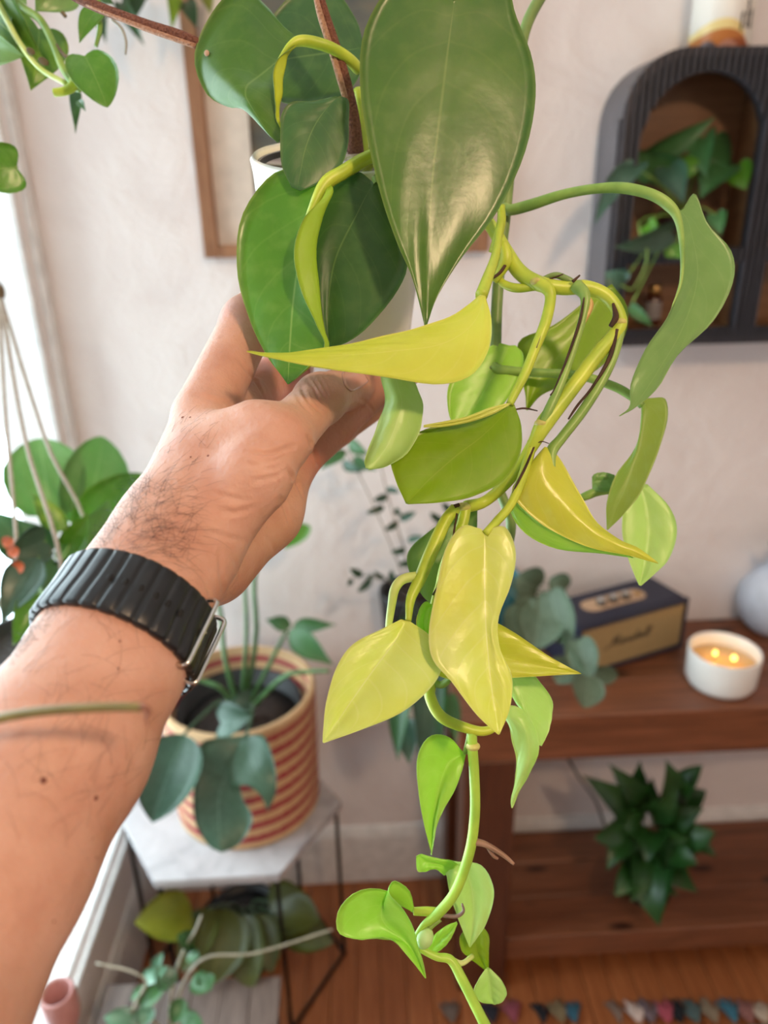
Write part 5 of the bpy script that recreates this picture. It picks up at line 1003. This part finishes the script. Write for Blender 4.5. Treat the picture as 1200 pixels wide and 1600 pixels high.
# skin
m, nt, bs, out = newmat('skin'); v = coords(nt); n1 = noise(nt, 45, 4, v); n2 = noise(nt, 500, 3, v); n3 = noise(nt, 160, 2, v)
c_ = ramp(nt, n1, [(0.3, lin('#b98672')), (0.5, lin('#c59682')), (0.72, lin('#cca08e'))])
at = node(nt, 'ShaderNodeAttribute', attribute_name='redness'); c_ = mixc(nt, mth(nt, 'MULTIPLY', at.outputs['Fac'], 0.6), c_, lin('#b8645c'))
sp_ = ramp(nt, n3, [(0.70, (0, 0, 0)), (0.76, (1, 1, 1))]); c_ = mixc(nt, mth(nt, 'MULTIPLY', sp_, 0.18), c_, lin('#8c5644'))
nt.links.new(c_, bs.inputs['Base Color']); bs.inputs['Roughness'].default_value = 0.5; bs.inputs['Specular IOR Level'].default_value = 0.35
bs.inputs['Subsurface Weight'].default_value = 0.25; bs.inputs['Subsurface Radius'].default_value = (0.006, 0.0022, 0.0012); bs.inputs['Subsurface Scale'].default_value = 0.6
bump(nt, bs, mth(nt, 'ADD', n2, mth(nt, 'MULTIPLY', n3, 0.8)), 0.45, 0.0009)
body = mesh('person', toW(HV), HF, m, None, True)
tag(body, 'bare left forearm and hand reaching up, thumb and fingers closed on the white pot', 'person')
red = np.zeros(len(HV))
for q, rad in (((560,600,.32), .012), ((540,660,.385), .030), ((430,570,.40), .025), ((385,500,.36), .012), ((480,715,.37), .018)):
    red += np.exp(-(np.linalg.norm(HV-C3(*q), axis=1)/rad)**2)*0.8
a_ = body.data.attributes.new('redness', 'FLOAT', 'POINT'); a_.data.foreach_set('value', np.clip(red, 0, 1).astype(np.float32))
fixn(body)
bvh = BVHTree.FromPolygons(HV.tolist(), HF.tolist()); HN = vnorm(HV, HF)
if np.mean(np.sum(HN[HV[:, 2] < .3]*(-HV[HV[:, 2] < .3]), 1)) < 0: pass
cen = HV.mean(0)
# thumb nail
NG = [[(534,584),(536,596),(541,606),(549,612)], [(543,576),(545,589),(550,601),(558,608)], [(553,573),(555,586),(560,597),(567,603)], [(562,575),(565,585),(569,593),(573,598)], [(567,578),(570,586),(573,591),(575,595)]]
ng = cr(np.swapaxes(cr(np.swapaxes(np.array(NG, float), 0, 1), 12), 0, 1), 12); Vn = []
for i in range(12):
    for j in range(12):
        h_ = hit(*ng[i, j]); h_ = np.array(h_) if h_ is not None else C3(ng[i, j, 0], ng[i, j, 1], .308)
        Vn.append(h_-np.array([0, 0, 1])*(0.0005 if 0 < i < 11 and 0 < j < 11 else 0.0001))
m, nt, bs, out = newmat('fingernail'); bs.inputs['Base Color'].default_value = lin('#c99488'); bs.inputs['Roughness'].default_value = 0.22; bs.inputs['Coat Weight'].default_value = 0.3; M['nail'] = m
nl = mesh('fingernail', toW(np.array(Vn)), [(i*12+j, (i+1)*12+j, (i+1)*12+j+1, i*12+j+1) for i in range(11) for j in range(11)], m, body)
so = nl.modifiers.new('thick', 'SOLIDIFY'); so.thickness = 0.0004
# hair on wrist and forearm, moles
mb = MB(); r3 = np.random.default_rng(11)
def strand(x, y, ang, L, curl):
    h_ = hit(x, y)
    if h_ is None: return
    h_ = np.array(h_); loc_ = bvh.find_nearest(Vector(h_)); nn = np.array(loc_[1]); nn = nn if nn@(-h_) > 0 else -nn
    d = np.array([math.cos(ang), math.sin(ang), 0]); d = unit(d-nn*(d@nn)); s_ = np.cross(nn, d); pts = []
    for q in range(5):
        f_ = q/4; p_ = h_+d*L*f_+nn*(0.0002+L*0.30*f_*(1-0.5*f_))+s_*curl*L*f_*f_
        pts.append(toW(p_))
    mb.add(*tubevf(pts, np.array([4.6, 4.2, 3.6, 2.6, 1.0])*1e-5, 3))
for i in range(150): strand(r3.normal(245, 30), r3.normal(815, 32), r3.normal(-0.1, .55), r3.uniform(.006, .014), r3.uniform(-.5, .5))
for i in range(60): strand(r3.normal(215, 26), r3.normal(795, 26), r3.normal(-1.9, .5), r3.uniform(.006, .012), r3.uniform(-.5, .5))
for i in range(40): strand(r3.uniform(165, 300), r3.uniform(830, 880), r3.normal(-.4, .6), r3.uniform(.006, .012), r3.uniform(-.5, .5))
for i in range(60): strand(r3.uniform(240, 330), r3.uniform(640, 780), r3.normal(-.8, .6), r3.uniform(.004, .009), r3.uniform(-.5, .5))
for i in range(70): strand(r3.uniform(5, 240), r3.uniform(960, 1280), r3.normal(-.9, .8), r3.uniform(.007, .016), r3.uniform(-.6, .6))
for i in range(120):                                             # along the left outline
    f_ = r3.uniform(0, 1); x, y = (5+f_*85, 1030-f_*90) if i % 2 else (150+f_*85, 850-f_*110); strand(x+r3.uniform(0, 14), y+r3.uniform(0, 16), r3.normal(-2.2, .5), r3.uniform(.006, .013), r3.uniform(-.6, .6))
for i in range(22): strand(r3.uniform(0, 200), r3.uniform(1200, 1500), r3.normal(-.9, .8), r3.uniform(.006, .014), r3.uniform(-.6, .6))
hr_ = mb.build('arm_hair', M['hair'], body, True, 'fine dark arm hair'); hr_['kind'] = 'stuff'
MOLE = basic('mole_brown', '#7a4030', 0.6)
for x, y, r_ in ((68, 1220, 5.5), (150, 1247, 4), (150, 1340, 2), (145, 1310, 1.6), (84, 1440, 2.2), (285, 652, 2.5), (297, 652, 2), (325, 712, 2.2), (298, 714, 1.8), (187, 1002, 2), (185, 1045, 2)):
    h_ = hit(x, y)
    if h_ is None: continue
    h_ = np.array(h_); nn = np.array(bvh.find_nearest(Vector(h_))[1]); nn = nn if nn@(-h_) > 0 else -nn; a_, b_, _ = frame_from(nn); s_ = r_*h_[2]/F
    c0 = toW(h_); W = lambda q: toW(q)-CAM
    ellipsoid('mole', c0, [W(a_)*s_, W(b_)*s_, W(nn)*0.0002], MOLE, body, 8, 5)

# ================================================================== WRIST WATCH STRAP (worn, buckle side showing)
SA = C3(199, 977, .2620); SB = C3(255, 868, .2835); ax_ = unit(C3(252, 880, .281)-C3(160, 1040, .2515))
wx_ = unit(np.cross(ax_, [0, 0, 1])); wx_ = wx_ if wx_[0] > 0 else -wx_; wz_ = np.cross(ax_, wx_); wz_ = wz_ if wz_[2] < 0 else -wz_   # right across the arm, towards the viewer
HWD = 0.0122; NT_, NWD = 180, 9
def ringr(w, th):
    c0 = SA+ax_*w; d = wx_*math.cos(th)+wz_*math.sin(th); r = bvh.ray_cast(Vector(c0), Vector(d), 0.08); return r[3] if r[0] is not None else None
RR = np.zeros((NWD, NT_))
for i, w in enumerate(np.linspace(-HWD, HWD, NWD)):
    for j in range(NT_):
        r = ringr(w, 2*PI*j/NT_); RR[i, j] = r if r else 0.03
for it in range(6): RR = (np.roll(RR, 1, 1)+RR*2+np.roll(RR, -1, 1))/4
RR = RR.mean(0)[None]*0.25+RR*0.75
tg = thing('wrist_watch', 'black ridged rubber watch strap with steel loops around the wrist', 'watch', toW(SA)[()] if False else toW(SA))
def SP(w, th, off):
    i = (w+HWD)/(2*HWD)*(NWD-1); i = min(max(i, 0), NWD-1-1e-6); j = (th/(2*PI)*NT_) % NT_; i0, j0 = int(i), int(j)
    r = RR[i0, j0]*(1-(i-i0))+RR[i0+1, j0]*(i-i0); r2_ = RR[i0, (j0+1) % NT_]*(1-(i-i0))+RR[i0+1, (j0+1) % NT_]*(i-i0); r = r*(1-(j-j0))+r2_*(j-j0)
    return SA+ax_*w+(wx_*math.cos(th)+wz_*math.sin(th))*(r+off)
NR = 30                                                          # ridges around the strap
V = []; NTH = 340; wsec = [(-1, .0006), (-1, .0026), (-.9, .0034), (-.5, .0036), (0, .0037), (.5, .0036), (.9, .0034), (1, .0026), (1, .0006), (0, .0004)]
for j in range(NTH):
    th = 2*PI*j/NTH; rg = 1-math.exp(-((((th*NR/(2*PI)+.5) % 1)-.5)/.13)**2); ed = 0.00035*rg
    for (wv, off) in wsec:
        o2 = off+(0.0008*(rg-1) if off > .003 else 0)
        V.append(SP(wv*(HWD-0.0006+ed), th, o2))
ks = len(wsec); Fs = [(j*ks+a, j*ks+(a+1) % ks, ((j+1) % NTH)*ks+(a+1) % ks, ((j+1) % NTH)*ks+a) for j in range(NTH) for a in range(ks)]
fixn(mesh('strap', toW(np.array(V)), Fs, M['rubber'], tg))
def thpix(px, py, w=0.0):                                        # angle of the strap point that shows nearest an image point
    best = min(((600+F*q[0]/q[2]-px)**2+(800+F*q[1]/q[2]-py)**2, th) for th in np.linspace(-0.9, PI, 240) for q in [SP(w, th, .0037)])
    return best[1]
for k, (px, py) in enumerate(((172, 894), (197, 904), (221, 917), (243, 931), (264, 945), (283, 958), (316, 984))):
    th = thpix(px, py); q = SP(0.0, th, .0034); d1 = unit(SP(0, th+.02, .0035)-SP(0, th-.02, .0035)); nn = unit(np.cross(d1, ax_)); W = lambda q: toW(q)-CAM
    ellipsoid('strap_hole', toW(q), [W(ax_)*0.0018, W(d1)*0.0011, W(nn)*0.0007], M['hole'], tg, 12, 6)
def loop(px0, py0, px1, py1, name):
    th = thpix((px0+px1)/2, (py0+py1)/2); d1 = unit(SP(0, th+.03, .0035)-SP(0, th-.03, .0035)); nn = unit(np.cross(d1, ax_)); c0 = SP(0, th, 0.0031); nn = nn if nn@(c0-SA) > 0 else -nn
    a, b, rr_ = HWD+0.0012, 0.0026, 0.0018; pts = []
    for (sx, sy, a0) in ((1, 1, 0), (-1, 1, PI/2), (-1, -1, PI), (1, -1, 1.5*PI)):
        for t_ in np.linspace(a0, a0+PI/2, 5): pts.append(c0+ax_*(sx*(a-rr_)+rr_*math.cos(t_))+nn*(sy*(b-rr_)+rr_*math.sin(t_)))
    pts.append(pts[0]); pts.append(pts[1])
    tube(name, toW(np.array(pts)), 0.00085, M['steel'], tg, 10)
loop(318, 938, 278, 1052, 'steel_loop'); loop(347, 972, 302, 1056, 'steel_loop')
th = thpix(300, 998); q = SP(0.001, th, .0045); ellipsoid('buckle_pin', toW(q), [(toW(ax_)-CAM)*0.0006, (toW(wx_)-CAM)*0.0016, (toW(wz_)-CAM)*0.0006], M['steel'], tg, 8, 6)
# watch case on the far side of the wrist
th = -2.2; q = SP(0, th, .006); d1 = unit(SP(0, th+.05, .0035)-SP(0, th-.05, .0035)); nn = unit(np.cross(d1, ax_)); nn = nn if nn@(q-SA) > 0 else -nn; W = lambda q: toW(q)-CAM
V, Fs = boxvf((-.020, -.0215, -.003), (.020, .0215, .007), .0045); fixn(mesh('case', [toW(q)+W(d1)*x+W(ax_)*y*.6+W(nn)*z for x, y, z in V], Fs, basic('titanium', '#8f8a84', 0.35, metal=0.8), tg, False))
V, Fs = boxvf((-.017, -.0185, .006), (.017, .0185, .0078), .0015); fixn(mesh('screen', [toW(q)+W(d1)*x+W(ax_)*y*.6+W(nn)*z for x, y, z in V], Fs, basic('black_glass', '#050506', 0.08), tg, False))
